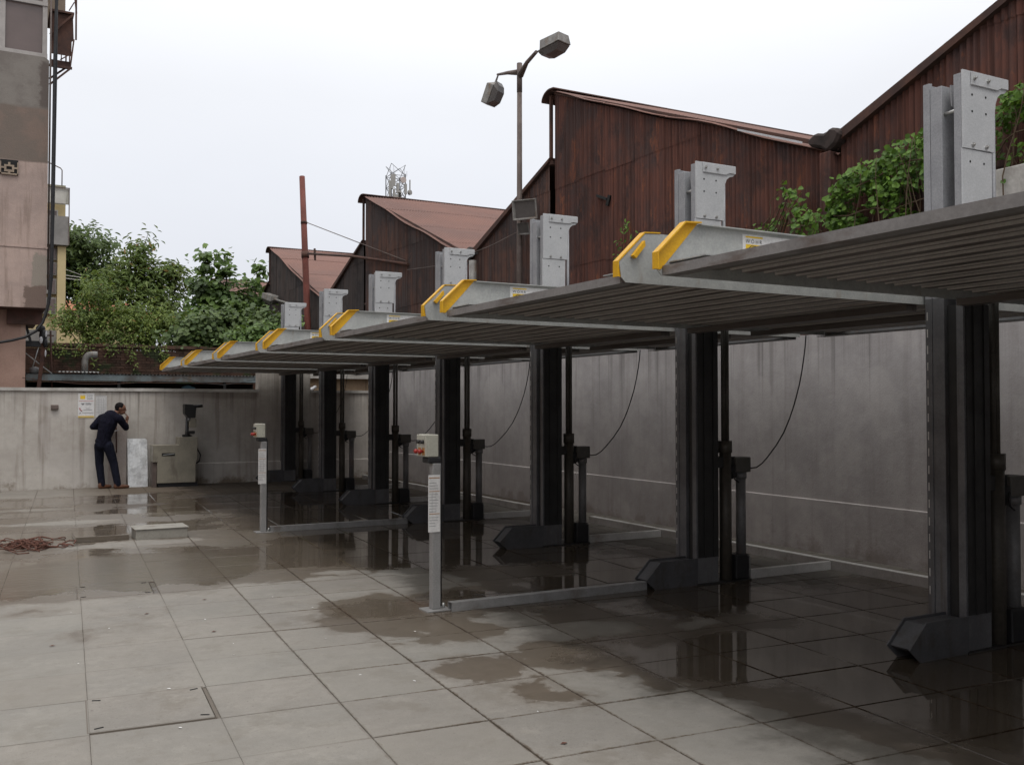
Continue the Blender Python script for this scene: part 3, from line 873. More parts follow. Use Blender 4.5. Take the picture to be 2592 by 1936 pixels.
# ================================================================== PARKING PLATFORMS
PITCH = 2.706
XN, XB = 3.14, 7.20          # front and back ends
ZF = 2.29                    # underside
def make_platform(y0):
    """y0 = outside face of the far side beam"""
    W = 2.385
    yn, yf = y0 - W, y0
    t = thing('parking_platform', (XN, yf, ZF), '', 'parking platform', 'raised car parking platforms in one row')
    # ribbed deck: ribs run along the row
    p = 0.23
    vs = []; n = 0
    x = XN + 0.075
    prof = []
    while x < XB - 0.26:
        prof += [(x, 2.292), (x + 0.070, 2.292), (x + 0.078, 2.350), (x + 0.145, 2.354), (x + 0.150, 2.296), (x + 0.170, 2.296), (x + 0.176, 2.354), (x + 0.224, 2.350)]
        x += p
    for (a, b) in prof:
        vs += [(a, yn + 0.008, b), (a, yf - 0.285, b)]
    nv = len(prof)
    fs = [(2 * i, 2 * i + 2, 2 * i + 3, 2 * i + 1) for i in range(nv - 1)]
    vs2 = [(a, b, c + 0.003) for a, b, c in vs]
    o = len(vs)
    fs += [(2 * i + 1 + o, 2 * i + 3 + o, 2 * i + 2 + o, 2 * i + o) for i in range(nv - 1)]
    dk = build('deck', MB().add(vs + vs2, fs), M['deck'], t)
    dk.data.materials.append(M['deck_lit'])          # rib sides painted paler, flats darker, to imitate light between the ribs
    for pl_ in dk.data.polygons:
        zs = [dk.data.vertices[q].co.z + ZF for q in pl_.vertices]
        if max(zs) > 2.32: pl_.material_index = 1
    # folded lips closing both ends
    build('front_lip', MB().prism([(XN, 2.29), (XN + 0.09, 2.29), (XN + 0.09, 2.296), (XN + 0.006, 2.296), (XN + 0.006, 2.334), (XN + 0.05, 2.334), (XN + 0.05, 2.340), (XN, 2.340)],
                                  'y', yn + 0.055, yf - 0.012), M['lip'], t)
    build('rear_lip', MB().prism([(XB, 2.27), (XB - 0.12, 2.27), (XB - 0.12, 2.276), (XB - 0.006, 2.276), (XB - 0.006, 2.36), (XB, 2.36)], 'y', yn + 0.055, yf - 0.012), M['galv_dull'], t)
    # cross bearers under the deck next to the posts
    for xa in (5.48, 6.22):
        build('cross_bearer', MB().box(xa, xa + 0.10, yn + 0.03, yf - 0.03, 2.245, 2.288), M['deck'], t)
    for side in (0, 1):
        # side beam: web, top flange turned outwards, inner ledge carrying the deck
        y_out = yn if side == 0 else yf
        sg = 1 if side == 0 else -1            # towards the inside of the platform
        web = [(XN - 0.03, 2.318), (XN - 0.045, 2.404), (XN + 0.135, 2.574), (XN + 0.24, 2.58), (XB, 2.58), (XB, 2.29), (XN + 0.0, 2.29)]
        mb = MB().prism(web, 'y', y_out, y_out + sg * 0.006)
        mb.box(XN + 0.24, XB, y_out + sg * 0.0062, y_out + sg * 0.042, 2.574, 2.58)
        mb.box(XN + 0.05, XB, y_out + sg * 0.0062, y_out + sg * 0.30, 2.362, 2.368)
        b = build('side_beam', mb, M['galv'], t)
        # yellow nose
        band = [(XN - 0.05, 2.320), (XN - 0.050, 2.406), (XN + 0.132, 2.578), (XN + 0.24, 2.586), (XN + 0.005, 2.335), (XN - 0.012, 2.320)]
        mb = MB().prism(band, 'y', y_out + sg * 0.0065, y_out + sg * 0.0095)
        edge = [(XN - 0.055, 2.320), (XN - 0.055, 2.408), (XN + 0.130, 2.584), (XN + 0.24, 2.590), (XN + 0.24, 2.583), (XN + 0.134, 2.577), (XN - 0.048, 2.404), (XN - 0.048, 2.320)]
        mb.prism(edge, 'y', y_out - sg * 0.004, y_out + sg * 0.046)
        n = build('nose_cap', mb, M['yellow'], b)
        if side == 0:
            build('nose_lug', MB().prism([(XN + 0.03, 2.44), (XN + 0.11, 2.53), (XN + 0.115, 2.50), (XN + 0.05, 2.425)], 'y', y_out - 0.032, y_out - 0.004), M['yellow'], n)
    # clips holding the ribs to the far ledge
    cl = MB()
    for i in range(24):
        xx = XN + 0.133 + i * 0.115
        cl.prism([(xx, 2.303), (xx + 0.02, 2.303), (xx + 0.012, 2.312)], 'y', yf - 0.284, yf - 0.274)
    build('clip_row', cl, M['bolt'], t)
    # load sticker on the inner face of the far beam
    ys = yf - 0.0068
    s = build('sticker', MB().box(XN + 0.56, XN + 1.16, ys - 0.0008, ys, 2.405, 2.558), M['paper'], t)
    yi = ys - 0.0016
    build('yellow_square', MB().box(XN + 0.583, XN + 0.71, yi, ys - 0.0009, 2.41, 2.503), M['ink_yellow'], s)
    build('yellow_bar', MB().box(XN + 0.583, XN + 0.71, yi, ys - 0.0009, 2.540, 2.549), M['ink_yellow'], s)
    car = [(XN + 0.592, 2.468), (XN + 0.594, 2.480), (XN + 0.607, 2.482), (XN + 0.622, 2.495), (XN + 0.655, 2.495), (XN + 0.674, 2.481), (XN + 0.70, 2.476), (XN + 0.702, 2.455)]
    cm = MB()
    for a, c in zip(car[:-1], car[1:]):
        cm.bar((a[0], yi - 0.0006, a[1]), (c[0], yi - 0.0006, c[1]), 0.0008, 0.004)
    for cx in (0.615, 0.68):
        ring = [(XN + cx + 0.011 * math.cos(q), yi - 0.0006, 2.458 + 0.011 * math.sin(q)) for q in np.linspace(0, PI, 6)]
        for a, c in zip(ring[:-1], ring[1:]):
            cm.bar(a, c, 0.0008, 0.004)
    build('car_outline', cm, M['ink'], s)
    text_part('lettering', 'W\u00d6HR', 0.030, M['ink'], s, (XN + 0.583, yi, 2.510), spacing=1.55)
    text_part('lettering', 'max. 2000kg', 0.030, M['ink_grey'], s, (XN + 0.765, yi, 2.512), spacing=1.0)
    return t
plat_labels = [
    'nearest parking platform, ribbed underside filling the top right with load sticker behind its front edge',
    'second parking platform from the camera, its yellow nose against the rusty gable',
    'third parking platform, its yellow nose in front of the lamp pole foot',
    'fourth parking platform, its front edge under the pair of middle silver post tops',
    'fifth parking platform, small, just right of the red pipe foot',
    'sixth parking platform, second smallest, before the last one of the row',
    'farthest and smallest parking platform, single yellow nose above the dark low shed']
plat0 = make_platform(4.095)
for i in range(7):
    o = plat0 if i == 0 else copy_tree(plat0)
    o.location = plat0.location + Vector((0, PITCH * i, 0)) if i else plat0.location
    o['label'] = plat_labels[i]
# unseen bays of the row added to deepen the shade under the lifts
for q in (1, 2, 3):
    o = copy_tree(plat0); o.location = Vector((XN, 4.095 - PITCH * q, ZF))
    o['label'] = 'unseen parking platform added for its shade, %s bay beside the camera' % ('first', 'second', 'third')[q - 1]

# ================================================================== LIFT POSTS
M['foot'] = weathered('foot_dark_steel', (0.095, 0.095, 0.10), (0.07, 0.07, 0.073), 4, 0.55, 0.1, 0.08, 60, c3=(0.05, 0.04, 0.035), streak=(8, 8, 4), sr=(0.5, 0.7), smult=0.7)
def make_post(Y):
    """Y = near face of the cover plate"""
    t = thing('lift_post', (5.61, Y, 0), '', 'lift post', 'steel lift posts between the platforms')
    X0 = 5.61
    # near channel: web on the aisle side, flange on the camera side, ribs
    nb = MB()
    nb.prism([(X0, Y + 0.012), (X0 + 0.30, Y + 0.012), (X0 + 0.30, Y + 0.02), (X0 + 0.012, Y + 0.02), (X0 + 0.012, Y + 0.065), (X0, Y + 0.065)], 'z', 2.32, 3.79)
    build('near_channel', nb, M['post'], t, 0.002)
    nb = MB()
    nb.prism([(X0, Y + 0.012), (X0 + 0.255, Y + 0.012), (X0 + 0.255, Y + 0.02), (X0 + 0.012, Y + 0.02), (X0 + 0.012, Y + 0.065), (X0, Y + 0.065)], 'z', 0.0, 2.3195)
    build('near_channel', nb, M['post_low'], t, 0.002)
    ribs = MB()
    ribs.box(X0 + 0.03, X0 + 0.245, Y + 0.03, Y + 0.15, 0.0, 2.27)
    ribs.box(X0 + 0.02, X0 + 0.253, Y + 0.006, Y + 0.0117, 0.24, 2.27)
    ribs.box(X0 + 0.085, X0 + 0.10, Y - 0.004, Y + 0.0118, 0.24, 2.27)
    ribs.box(X0 + 0.19, X0 + 0.20, Y - 0.002, Y + 0.0118, 0.24, 2.27)
    build('inner_slide', ribs, M['post_dark'], t)
    fb = MB()
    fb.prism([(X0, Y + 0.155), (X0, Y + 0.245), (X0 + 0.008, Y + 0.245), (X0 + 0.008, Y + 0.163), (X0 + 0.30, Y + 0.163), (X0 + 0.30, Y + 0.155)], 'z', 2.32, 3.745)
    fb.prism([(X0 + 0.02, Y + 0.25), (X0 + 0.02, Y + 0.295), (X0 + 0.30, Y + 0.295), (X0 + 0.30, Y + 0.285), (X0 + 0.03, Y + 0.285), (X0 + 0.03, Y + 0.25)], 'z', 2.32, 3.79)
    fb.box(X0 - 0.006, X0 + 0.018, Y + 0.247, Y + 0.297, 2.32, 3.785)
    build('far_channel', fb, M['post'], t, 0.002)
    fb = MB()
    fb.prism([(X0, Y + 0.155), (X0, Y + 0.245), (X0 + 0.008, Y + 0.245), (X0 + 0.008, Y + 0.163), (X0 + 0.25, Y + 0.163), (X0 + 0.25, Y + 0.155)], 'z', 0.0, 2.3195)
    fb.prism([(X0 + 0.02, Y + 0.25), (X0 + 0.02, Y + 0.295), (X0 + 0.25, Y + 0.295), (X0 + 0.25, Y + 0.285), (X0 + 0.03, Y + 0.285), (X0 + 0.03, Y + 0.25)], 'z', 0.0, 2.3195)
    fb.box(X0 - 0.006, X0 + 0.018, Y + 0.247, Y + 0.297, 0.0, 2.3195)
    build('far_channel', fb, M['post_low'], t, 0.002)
    sl = MB()
    for q in range(17):
        z = 0.34 + q * 0.115 + random.uniform(-.004, .004)
        sl.box(X0 - 0.0075, X0 - 0.0062, Y + 0.276, Y + 0.284, z, z + 0.055)
    build('slot_strip', sl, M['rail'], t)  # pale dashes stand in for the lit wall seen through slots
    build('head_gusset', MB().prism([(X0 + 0.03, 3.74), (X0 + 0.25, 3.74), (X0 + 0.25, 3.58), (X0 + 0.10, 3.57), (X0 + 0.04, 3.60)], 'y', Y + 0.105, Y + 0.115), M['post'], t)
    build('tie_bolt', MB().tube([(X0 + 0.03, Y + 0.06, 3.56), (X0 + 0.03, Y + 0.16, 3.555)], 0.013, 6), M['bolt'], t)
    # cover plates facing the camera
    top = [(5.612, 3.81), (5.612, 3.293), (5.935, 3.298)]
    top += [(5.938, 3.45), (5.942, 3.56), (5.952, 3.63), (5.975, 3.68), (6.01, 3.705), (6.05, 3.715), (6.07, 3.735), (6.072, 3.812)]
    pl = build('cover_plate', MB().prism(top, 'y', Y - 0.002, Y + 0.010), M['plate'], t, 0.001)
    strip = [(5.69, 3.806), (5.69, 3.718), (5.96, 3.718), (6.0, 3.738), (6.074, 3.738), (6.074, 3.808)]
    build('head_strip', MB().prism(strip, 'y', Y - 0.014, Y - 0.0025), M['plate'], pl, 0.002)
    build('cover_plate', MB().prism([(5.605, 3.29), (5.605, 2.30), (5.905, 2.30), (5.912, 3.29)], 'y', Y + 0.0035, Y + 0.0115), M['plate'], t, 0.001)
    hb = MB(); bb = MB()
    for x, z, kind in ((5.715, 3.762, 1), (5.853, 3.762, 1), (5.706, 3.655, 0), (5.846, 3.655, 0), (5.706, 3.544, 0), (5.847, 3.544, 0),
                       (5.708, 3.322, 1), (5.845, 3.322, 1)):
        if kind:
            yy = Y - 0.0145 if z > 3.7 else Y - 0.0025
            b1 = MB().tube([(x, yy, z), (x, yy - 0.010, z)], 0.0135, 6, smooth=False).tube([(x, yy - 0.010, z), (x, yy - 0.02, z)], 0.007, 6)
            build('bolt', b1, M['bolt'], pl)
        else:
            build('bolt_hole', MB().tube([(x, Y - 0.0015, z), (x, Y - 0.0035, z)], 0.0085, 8), M['hole'], pl)
    for x, z in ((5.688, 3.21), (5.829, 3.21)):
        build('bolt_hole', MB().tube([(x, Y + 0.004, z), (x, Y + 0.002, z)], 0.0085, 8), M['hole'], pl)
    # foot: two wedge cheeks and a sloping face
    ft = [(5.145, 0.0), (5.045, 0.085), (5.206, 0.24), (5.612, 0.24), (5.612, 0.0)]
    mb = MB().prism(ft, 'y', Y - 0.004, Y + 0.006).prism(ft, 'y', Y + 0.165, Y + 0.175)
    mb.prism([(5.075, 0.085), (5.215, 0.222), (5.605, 0.222), (5.605, 0.205), (5.225, 0.205), (5.09, 0.07)], 'y', Y + 0.0065, Y + 0.1645)
    build('foot', mb, M['foot'], t)
    build('base_plate', MB().box(5.60, 6.24, Y - 0.01, Y + 0.31, 0.0, 0.012), M['post_dark'], t)
    # hydraulic ram on the wall side
    cx, cy = 5.992, Y + 0.06
    build('ram_rod', MB().tube([(cx - 0.022, cy, 1.2), (cx - 0.022, cy, 2.3)], 0.02, 8), M['cyl'], t)
    build('ram_rod', MB().tube([(cx + 0.022, cy, 1.2), (cx + 0.022, cy, 2.3)], 0.02, 8), M['cyl'], t)
    build('guide_rod', MB().tube([(5.962, Y + .03, 2.3), (5.962, Y + .03, 3.68)], 0.016, 8), M['post'], t)
    build('guide_rod', MB().tube([(5.93, Y + .10, 2.3), (5.93, Y + .10, 3.68)], 0.016, 8), M['post'], t)
    cyb = MB().tube([(cx, cy, 0.0), (cx, cy, 1.17)], 0.056, 12).tube([(cx, cy, 1.171), (cx, cy, 1.28)], 0.064, 12)
    build('ram_cylinder', cyb, M['cyl'], t)
    build('ram_bracket', MB().box(5.86, 6.09, Y + 0.03, Y + 0.12, 1.035, 1.135), M['post_dark'], t, 0.004)
    # pump: box, motor, stand pipe, tank
    px, py = 6.16, Y + 0.07
    build('pump_box', MB().box(6.07, 6.25, Y - 0.0, Y + 0.14, 0.99, 1.128), M['box_grey'], t, 0.006)
    build('pump_motor', MB().tube([(6.06, py, 1.06), (6.05, py, 1.00), (6.08, py, 0.945)], [0.07, 0.065, 0.05], 10), M['black'], t)
    build('stand_pipe', MB().tube([(6.185, py, 0.22), (6.185, py, 0.95)], 0.046, 12).tube([(6.185, py, 0.93), (6.185, py, 0.985)], 0.056, 12), M['galv_dull'], t)
    build('oil_tank', MB().box(6.065, 6.225, Y + 0.0, Y + 0.15, 0.012, 0.235), M['black'], t, 0.008)
    build('drain_loop', MB().tube([(6.2, Y - 0.004, 0.225), (6.222, Y - 0.004, 0.215), (6.225, Y - 0.004, 0.19), (6.225, Y - 0.004, 0.01)], 0.005, 6), M['galv_dull'], t)
    build('hose', MB().tube([(6.06, Y + 0.0, 1.02), (6.03, Y - 0.01, 0.98), (6.04, Y - 0.01, 0.93), (6.10, Y, 0.90)], 0.006, 6), M['black'], t)
    # supply cable up to the wall head
    pts = [(x, Y + 0.06, z) for x, z in ((6.25, 1.03), (6.304, 1.02), (6.371, 1.025), (6.44, 1.06), (6.508, 1.116), (6.62, 1.225), (6.719, 1.346), (6.79, 1.47), (6.839, 1.571),
                                          (6.89, 1.70), (6.925, 1.80), (6.962, 1.94), (6.988, 2.066), (7.006, 2.17), (7.019, 2.285))]
    build('cable', MB().tube(pts, 0.0065, 5), M['black'], t)
    return t
post_labels = [
    'nearest lift post, the biggest, standing at the right with its silver head against the vine',
    'second lift post, with its wedge foot at the end of the near floor channel',
    'third lift post, its silver head beside the floodlights of the lamp pole',
    'fourth lift post, standing behind the nearer control pillar',
    'fifth lift post, its silver head in front of the second rusty gable',
    'sixth lift post, its silver head just right of the red pipe',
    'farthest lift post, its silver head below the wall lamp and left of the red pipe']
post0 = make_post(4.10)
for i in range(7):
    o = post0 if i == 0 else copy_tree(post0)
    if i: o.location = post0.location + Vector((0, PITCH * i, 0))
    o['label'] = post_labels[i]
o = copy_tree(post0); o.location = post0.location + Vector((0, -PITCH, 0))  # one unseen post added with the shading bays beside the camera
o['label'] = 'unseen lift post added for its shade, in the bay beside the camera'

M['channel'] = weathered('floor_channel_zinc', (0.27, 0.265, 0.26), (0.20, 0.195, 0.19), 5, 0.5, 0.1, 0.05, 60, c3=(0.11, 0.085, 0.065), streak=(5, 5, 5), sr=(0.54, 0.72), smult=0.7)
# floor channels, cross rails and wall rails
def hat(x0, x1, yc, w=0.075, h=0.07):
    return MB().prism([(yc - w / 2, 0.0), (yc - w / 2, h), (yc + w / 2, h), (yc + w / 2, 0.0), (yc + w / 2 - 0.005, 0.0), (yc + w / 2 - 0.005, h - 0.005),
                       (yc - w / 2 + 0.005, h - 0.005), (yc - w / 2 + 0.005, 0.0)], 'x', x0, x1)
for i, lab in ((1, 'near steel floor channel from the big control pillar to the second lift post'),
               (3, 'far steel floor channel from the small control pillar to the fourth lift post')):
    y = 4.1 + PITCH * i + 0.085
    solo('floor_channel', hat(3.215, 5.09, y), M['channel'], lab, 'floor channel', 'floor channels by the control pillars')
for i in range(0, 6):
    y = 4.1 + PITCH * i + 0.06
    solo('cross_rail', hat(6.235, 7.30, y, 0.06, 0.08), M['rail'], 'steel cross rail on the floor between the %s lift post and the side wall' %
         ('nearest', 'second', 'third', 'fourth', 'fifth', 'sixth')[i], 'floor rail', 'cross rails behind the posts')
def yhat(y0, y1, xc, w=0.08, h=0.09):
    return MB().prism([(xc - w / 2, 0.0), (xc - w / 2, h), (xc + w / 2, h), (xc + w / 2, 0.0), (xc + w / 2 - 0.005, 0.0), (xc + w / 2 - 0.005, h - 0.005),
                       (xc - w / 2 + 0.005, h - 0.005), (xc - w / 2 + 0.005, 0.0)], 'y', y0, y1)
solo('wall_rail', yhat(1.0, 11.15, 7.345), M['rail'], 'long steel rail on the floor along the foot of the near side wall', 'floor rail', 'rails along the wall')
solo('wall_rail', yhat(12.45, 20.2, 7.345), M['rail'], 'short steel rail along the foot of the far part of the side wall', 'floor rail', 'rails along the wall')

# ================================================================== CONTROL PILLARS
M['pillar'] = weathered('pillar_steel', (0.30, 0.295, 0.29), (0.25, 0.245, 0.24), 5, 0.5, 0.1, 0.04, 80)
def make_pillar(Y):
    t = thing('control_pillar', (3.13, Y, 0), '', 'control pillar', 'control pillars with push buttons')
    build('base_plate', MB().box(3.03, 3.24, Y - 0.05, Y + 0.12, 0.0, 0.012), M['pillar'], t, 0.002)
    build('post', MB().box(3.095, 3.165, Y, Y + 0.07, 0.0125, 1.15), M['pillar'], t, 0.004)
    build('anchor_bolt', MB().tube([(3.20, Y + 0.03, 0.0125), (3.20, Y + 0.03, 0.05)], 0.014, 6), M['bolt'], t)
    b = build('control_box', MB().box(3.05, 3.145, Y - 0.0, Y + 0.19, 1.2, 1.376), M['beige'], t, 0.006)
    build('box_lid', MB().box(3.038, 3.0495, Y + 0.002, Y + 0.188, 1.203, 1.373), M['beige'], b, 0.003)
    for q in (0.055, 0.13):
        build('black_button', MB().tube([(3.038, Y + q, 1.318), (3.012, Y + q, 1.318)], 0.016, 10), M['machine_black'], b)
        build('red_button', MB().tube([(3.038, Y + q, 1.243), (3.02, Y + q, 1.243), (3.019, Y + q, 1.243), (3.0, Y + q, 1.243), (2.99, Y + q, 1.243)],
                                      [0.010, 0.010, 0.018, 0.019, 0.012], 12), M['red'], b)
        build('yellow_label', MB().box(3.0365, 3.0379, Y + q - 0.026, Y + q + 0.026, 1.214, 1.272), M['ink_orange'], b)
    build('cable_gland', MB().box(3.055, 3.17, Y + 0.0, Y + 0.12, 1.152, 1.1985), M['black'], t, 0.008)
    build('conduit', MB().tube([(3.172, Y + 0.02, 1.17), (3.176, Y + 0.02, 1.05), (3.174, Y + 0.02, 0.03)], 0.007, 6), M['black'], t)
    yb = Y - 0.006
    s = build('notice_sheet', MB().box(3.055, 3.155, yb, yb + 0.004, 0.615, 1.06), M['paper'], t)
    for z, h in ((1.035, 0.006), (0.93, 0.005), (0.755, 0.005)):
        build('orange_bar', MB().box(3.06, 3.15, yb - 0.0014, yb - 0.0002, z, z + h), M['ink_orange'], s)
    pr = MB()
    for q in range(16):
        z = 0.66 + q * 0.0225
        if abs(z - 0.93) < 0.012 or abs(z - 0.755) < 0.012: continue
        pr.box(3.062, 3.062 + random.uniform(0.05, 0.082), yb - 0.0012, yb - 0.0002, z, z + 0.0035)
    for xx in (3.085, 3.118):
        pr.box(xx, xx + 0.0018, yb - 0.0016, yb - 0.0013, 0.77, 0.925)
    build('print_lines', pr, M['ink_grey'], s)
    return t
p1 = make_pillar(6.95)
p1['label'] = 'bigger control pillar with red and black push buttons, nearer the camera'
p2 = copy_tree(p1); p2.location = (3.13, 12.27, 0)
p2['label'] = 'smaller control pillar with red push buttons, farther away before the dark wall'

# ================================================================== THINGS IN THE YARD
M['tray'] = weathered('tray_paint', (0.30, 0.285, 0.25), (0.25, 0.235, 0.205), 4, 0.6, 0, 0.05, 50, c3=(0.15, 0.12, 0.10), streak=(4, 4, 2), sr=(0.55, 0.7))
mb = MB().box(1.615, 2.21, 12.31, 12.72, 0.0, 0.118).box(1.60, 2.225, 12.295, 12.735, 0.1185, 0.128)
solo('metal_tray', mb, M['tray'], 'beige upturned box lying on the wet paving behind the rope', 'box', bevel=0.003)
solo('stone_slab', MB().box(0.965, 1.55, 12.40, 13.0, 0.0, 0.064), M['tile'],
     'low square slab raised slightly above the wet paving left of the box', 'slab', bevel=0.004)
# rope heap
rp = MB()
for loop in range(26):
    cx, cy = random.gauss(0.43, 0.12), random.gauss(12.3, 0.22)
    rx, ry = random.uniform(0.06, 0.22), random.uniform(0.10, 0.32)
    ph = random.uniform(0, 6.28); hz = 0.012 + random.random() * 0.04 * math.exp(-((cx - 0.43) ** 2 + (cy - 12.3) ** 2) * 12)
    pts = []
    for q in range(15):
        a = ph + q / 14 * random.uniform(4.2, 5.8)
        pts.append((cx + rx * math.cos(a), cy + ry * math.sin(a), max(0.009, hz + 0.03 * math.sin(2 * a + loop) + random.uniform(-0.004, 0.004))))
    rp.tube(pts, 0.006, 5)
tail = [(0.55 + 0.03 * q + 0.015 * math.sin(q * 1.3), 12.15 + 0.10 * math.sin(q * 0.9), 0.011 + 0.012 * abs(math.sin(q))) for q in range(13)]
rp.tube(tail, 0.009, 5)
rp.tube([(0.93, 12.15, 0.03), (0.96, 12.3, 0.04), (0.90, 12.42, 0.03), (0.82, 12.3, 0.02), (0.86, 12.1, 0.012)], 0.009, 5)
solo('rope', rp, M['rope'], 'tangled red-brown rope heaped on the wet paving at the left', 'rope', origin=(0.43, 12.3, 0))

# galvanised sheet leaning on the far wall
mb = MB()
ol = [(2.515, 0.0), (2.885, 0.0), (2.885, 0.915), (2.85, 0.952), (2.515, 0.952)]
vs = [(x, 20.36 + 0.17 * z, z) for x, z in ol] + [(x, 20.366 + 0.17 * z, z) for x, z in ol]
n = len(ol)
mb.add(vs, [tuple(range(n)), tuple(range(2 * n - 1, n - 1, -1))] + [(i, i + n, (i + 1) % n + n, (i + 1) % n) for i in range(n)])
solo('zinc_sheet', mb, M['sheet_galv'], 'shiny galvanised metal sheet leaning against the far wall beside the man', 'metal sheet', origin=(2.7, 20.36, 0))

# beige machine with a black head
t = thing('workshop_machine', (3.35, 20.3, 0), 'beige metal machine with a dark arm and head standing before the far wall', 'machine')
YM = 20.02
build('cabinet', MB().prism([(3.01, 0.08), (3.74, 0.08), (3.74, 0.49), (3.77, 0.52), (3.775, 0.98), (3.42, 0.98), (3.42, 0.83), (2.925, 0.83), (2.925, 0.495), (3.01, 0.495)],
                            'y', YM, YM + 0.42), M['beige_old'], t, 0.006)
build('plinth', MB().box(3.03, 3.78, YM + 0.03, YM + 0.40, 0.0, 0.079), M['black'], t)
build('side_leg', MB().box(2.925, 3.005, YM + 0.05, YM + 0.3, 0.0, 0.49), M['pole'], t)
sl = build('slot', MB().box(3.09, 3.34, YM - 0.004, YM - 0.0005, 0.615, 0.672), M['hole'], t)
build('slot_lever', MB().bar((3.11, YM - 0.008, 0.635), (3.33, YM - 0.008, 0.658), 0.006, 0.014), M['galv'], sl)
build('column', MB().tube([(3.61, YM + 0.2, 0.981), (3.60, YM + 0.2, 1.05), (3.605, YM + 0.2, 1.42)], [0.10, 0.035, 0.03], 10), M['machine_black'], t)
build('clamp', MB().box(3.57, 3.74, YM + 0.1, YM + 0.26, 1.04, 1.10).box(3.50, 3.60, YM + 0.12, YM + 0.2, 0.985, 1.03), M['machine_black'], t, 0.01)
hd = build('head', MB().prism([(3.53, 1.64), (3.53, 1.45), (3.60, 1.36), (3.74, 1.36), (3.755, 1.56), (3.70, 1.63)], 'y', YM + 0.06, YM + 0.3), M['machine_black'], t, 0.01)
build('motor', MB().tube([(3.72, YM + 0.15, 1.59), (3.89, YM + 0.15, 1.605)], 0.033, 10), M['machine_black'], hd)
build('belt_guard', MB().box(3.63, 3.76, YM + 0.08, YM + 0.2, 1.17, 1.345), M['beige_old'], t, 0.006)
build('power_cable', MB().tube([(3.78, YM + 0.1, 0.75), (3.84, YM + 0.05, 0.62), (3.82, YM + 0.05, 0.5), (3.77, YM + 0.1, 0.45)], 0.012, 6), M['black'], t)
build('chuck', MB().tube([(3.62, YM + 0.1, 1.36), (3.62, YM + 0.1, 1.30)], 0.03, 8), M['galv_dull'], hd)

# notices on the far wall
t = thing('notice_board', (1.76, FY, 1.6), 'white notice with yellow logo and yellow bottom bar on the far wall', 'notice')
bd = build('board', MB().box(1.617, 1.911, FY - 0.008, FY - 0.001, 1.366, 1.848), M['paper'], t)
yb = FY - 0.0083
build('yellow_logo', MB().box(1.655, 1.745, yb - 0.001, yb, 1.735, 1.80), M['ink_yellow'], bd)
crown = MB()
for q in range(5):
    crown.box(1.657 + q * 0.019, 1.667 + q * 0.019, yb - 0.001, yb, 1.806, 1.818)
build('logo_crown', crown, M['ink_yellow'], bd)
build('yellow_bar', MB().box(1.622, 1.906, yb - 0.001, yb, 1.372, 1.405), M['ink_yellow'], bd)
for z, s in ((1.795, 'W\u00d6HR'), (1.762, 'Parking'), (1.730, 'Systems')):
    text_part('lettering', s, 0.034, M['ink'], bd, (1.772, yb - 0.0008, z), spacing=1.0)
ln = MB().box(1.632, 1.895, yb - 0.001, yb, 1.692, 1.700)
build('red_line', ln, M['ink_red'], bd)
ln = MB()
for (a, b, z) in ((1.75, 1.84, 1.655), (1.75, 1.86, 1.640), (1.75, 1.85, 1.625), (1.76, 1.83, 1.548), (1.715, 1.87, 1.518), (1.69, 1.895, 1.462), (1.632, 1.9, 1.385)):
    ln.box(a, b, yb - 0.0021, yb - 0.0012, z, z + 0.007)
ln.prism([(1.67, 1.655), (1.735, 1.655), (1.725, 1.63), (1.703, 1.612), (1.68, 1.63)], 'y', yb - 0.001, yb)
build('print_lines', ln, M['ink_grey'], bd)
ph = MB().tube([(1.652, yb - 0.002, 1.565), (1.648, yb - 0.002, 1.54), (1.665, yb - 0.002, 1.515), (1.688, yb - 0.002, 1.51)], [0.011, 0.006, 0.006, 0.011], 6)
build('handset_mark', ph, M['ink_red'], bd)
build('arrow_mark', MB().bar((1.632, yb - 0.001, 1.448), (1.672, yb - 0.001, 1.468), 0.001, 0.008), M['ink'], bd)
t = thing('paper_sheet', (2.04, FY, 1.6), 'thin faded paper sheet with a table on the far wall right of the notice', 'paper')
s = build('sheet', MB().box(1.932, 2.136, FY - 0.004, FY - 0.001, 1.375, 1.806), M['paper_grey'], t)
ln = MB().box(1.94, 2.12, FY - 0.0055, FY - 0.0042, 1.795, 1.800)
for q in range(9):
    ln.box(1.945, 2.12, FY - 0.0052, FY - 0.0042, 1.45 + q * 0.033, 1.4525 + q * 0.033)
for x in (1.99, 2.035, 2.075):
    ln.box(x, x + 0.003, FY - 0.0062, FY - 0.0055, 1.45, 1.76)
build('table_lines', ln, M['ink_grey'], s)
solo('wall_light', MB().prism([(FY - 0.07, 1.538), (FY - 0.001, 1.53), (FY - 0.001, 1.625), (FY - 0.07, 1.615)], 'x', 1.14, 1.27), M['pole'],
     'small dark box fixed on the far wall left of the notice', 'wall light', bevel=0.004)
# board and pipe behind the man
solo('plaster_board', MB().box(2.175, 2.505, FY - 0.055, FY - 0.002, 0.0, 1.30), weathered('pinkish_board', (0.42, 0.36, 0.33), (0.36, 0.31, 0.28), 3, 0.85, c3=(0.24, 0.13, 0.09), streak=(2, 2, 1.2), sr=(0.58, 0.75)),
     'pale pinkish board standing against the far wall behind the man', 'board', bevel=0.003)
solo('drain_pipe', MB().tube([(2.315, FY - 0.08, 0.68), (2.308, FY - 0.08, 1.14), (2.30, FY - 0.08, 1.2)], 0.012, 8), M['rust_dark'],
     'short dark pipe upright on the board behind the man', 'pipe')
solo('white_tube', MB().tube([(2.24, FY - 0.11, 1.085), (2.34, FY - 0.10, 1.125)], 0.01, 8), M['white_tape'],
     'short white tube sticking out beside the dark pipe at the man\'s elbow', 'tube')

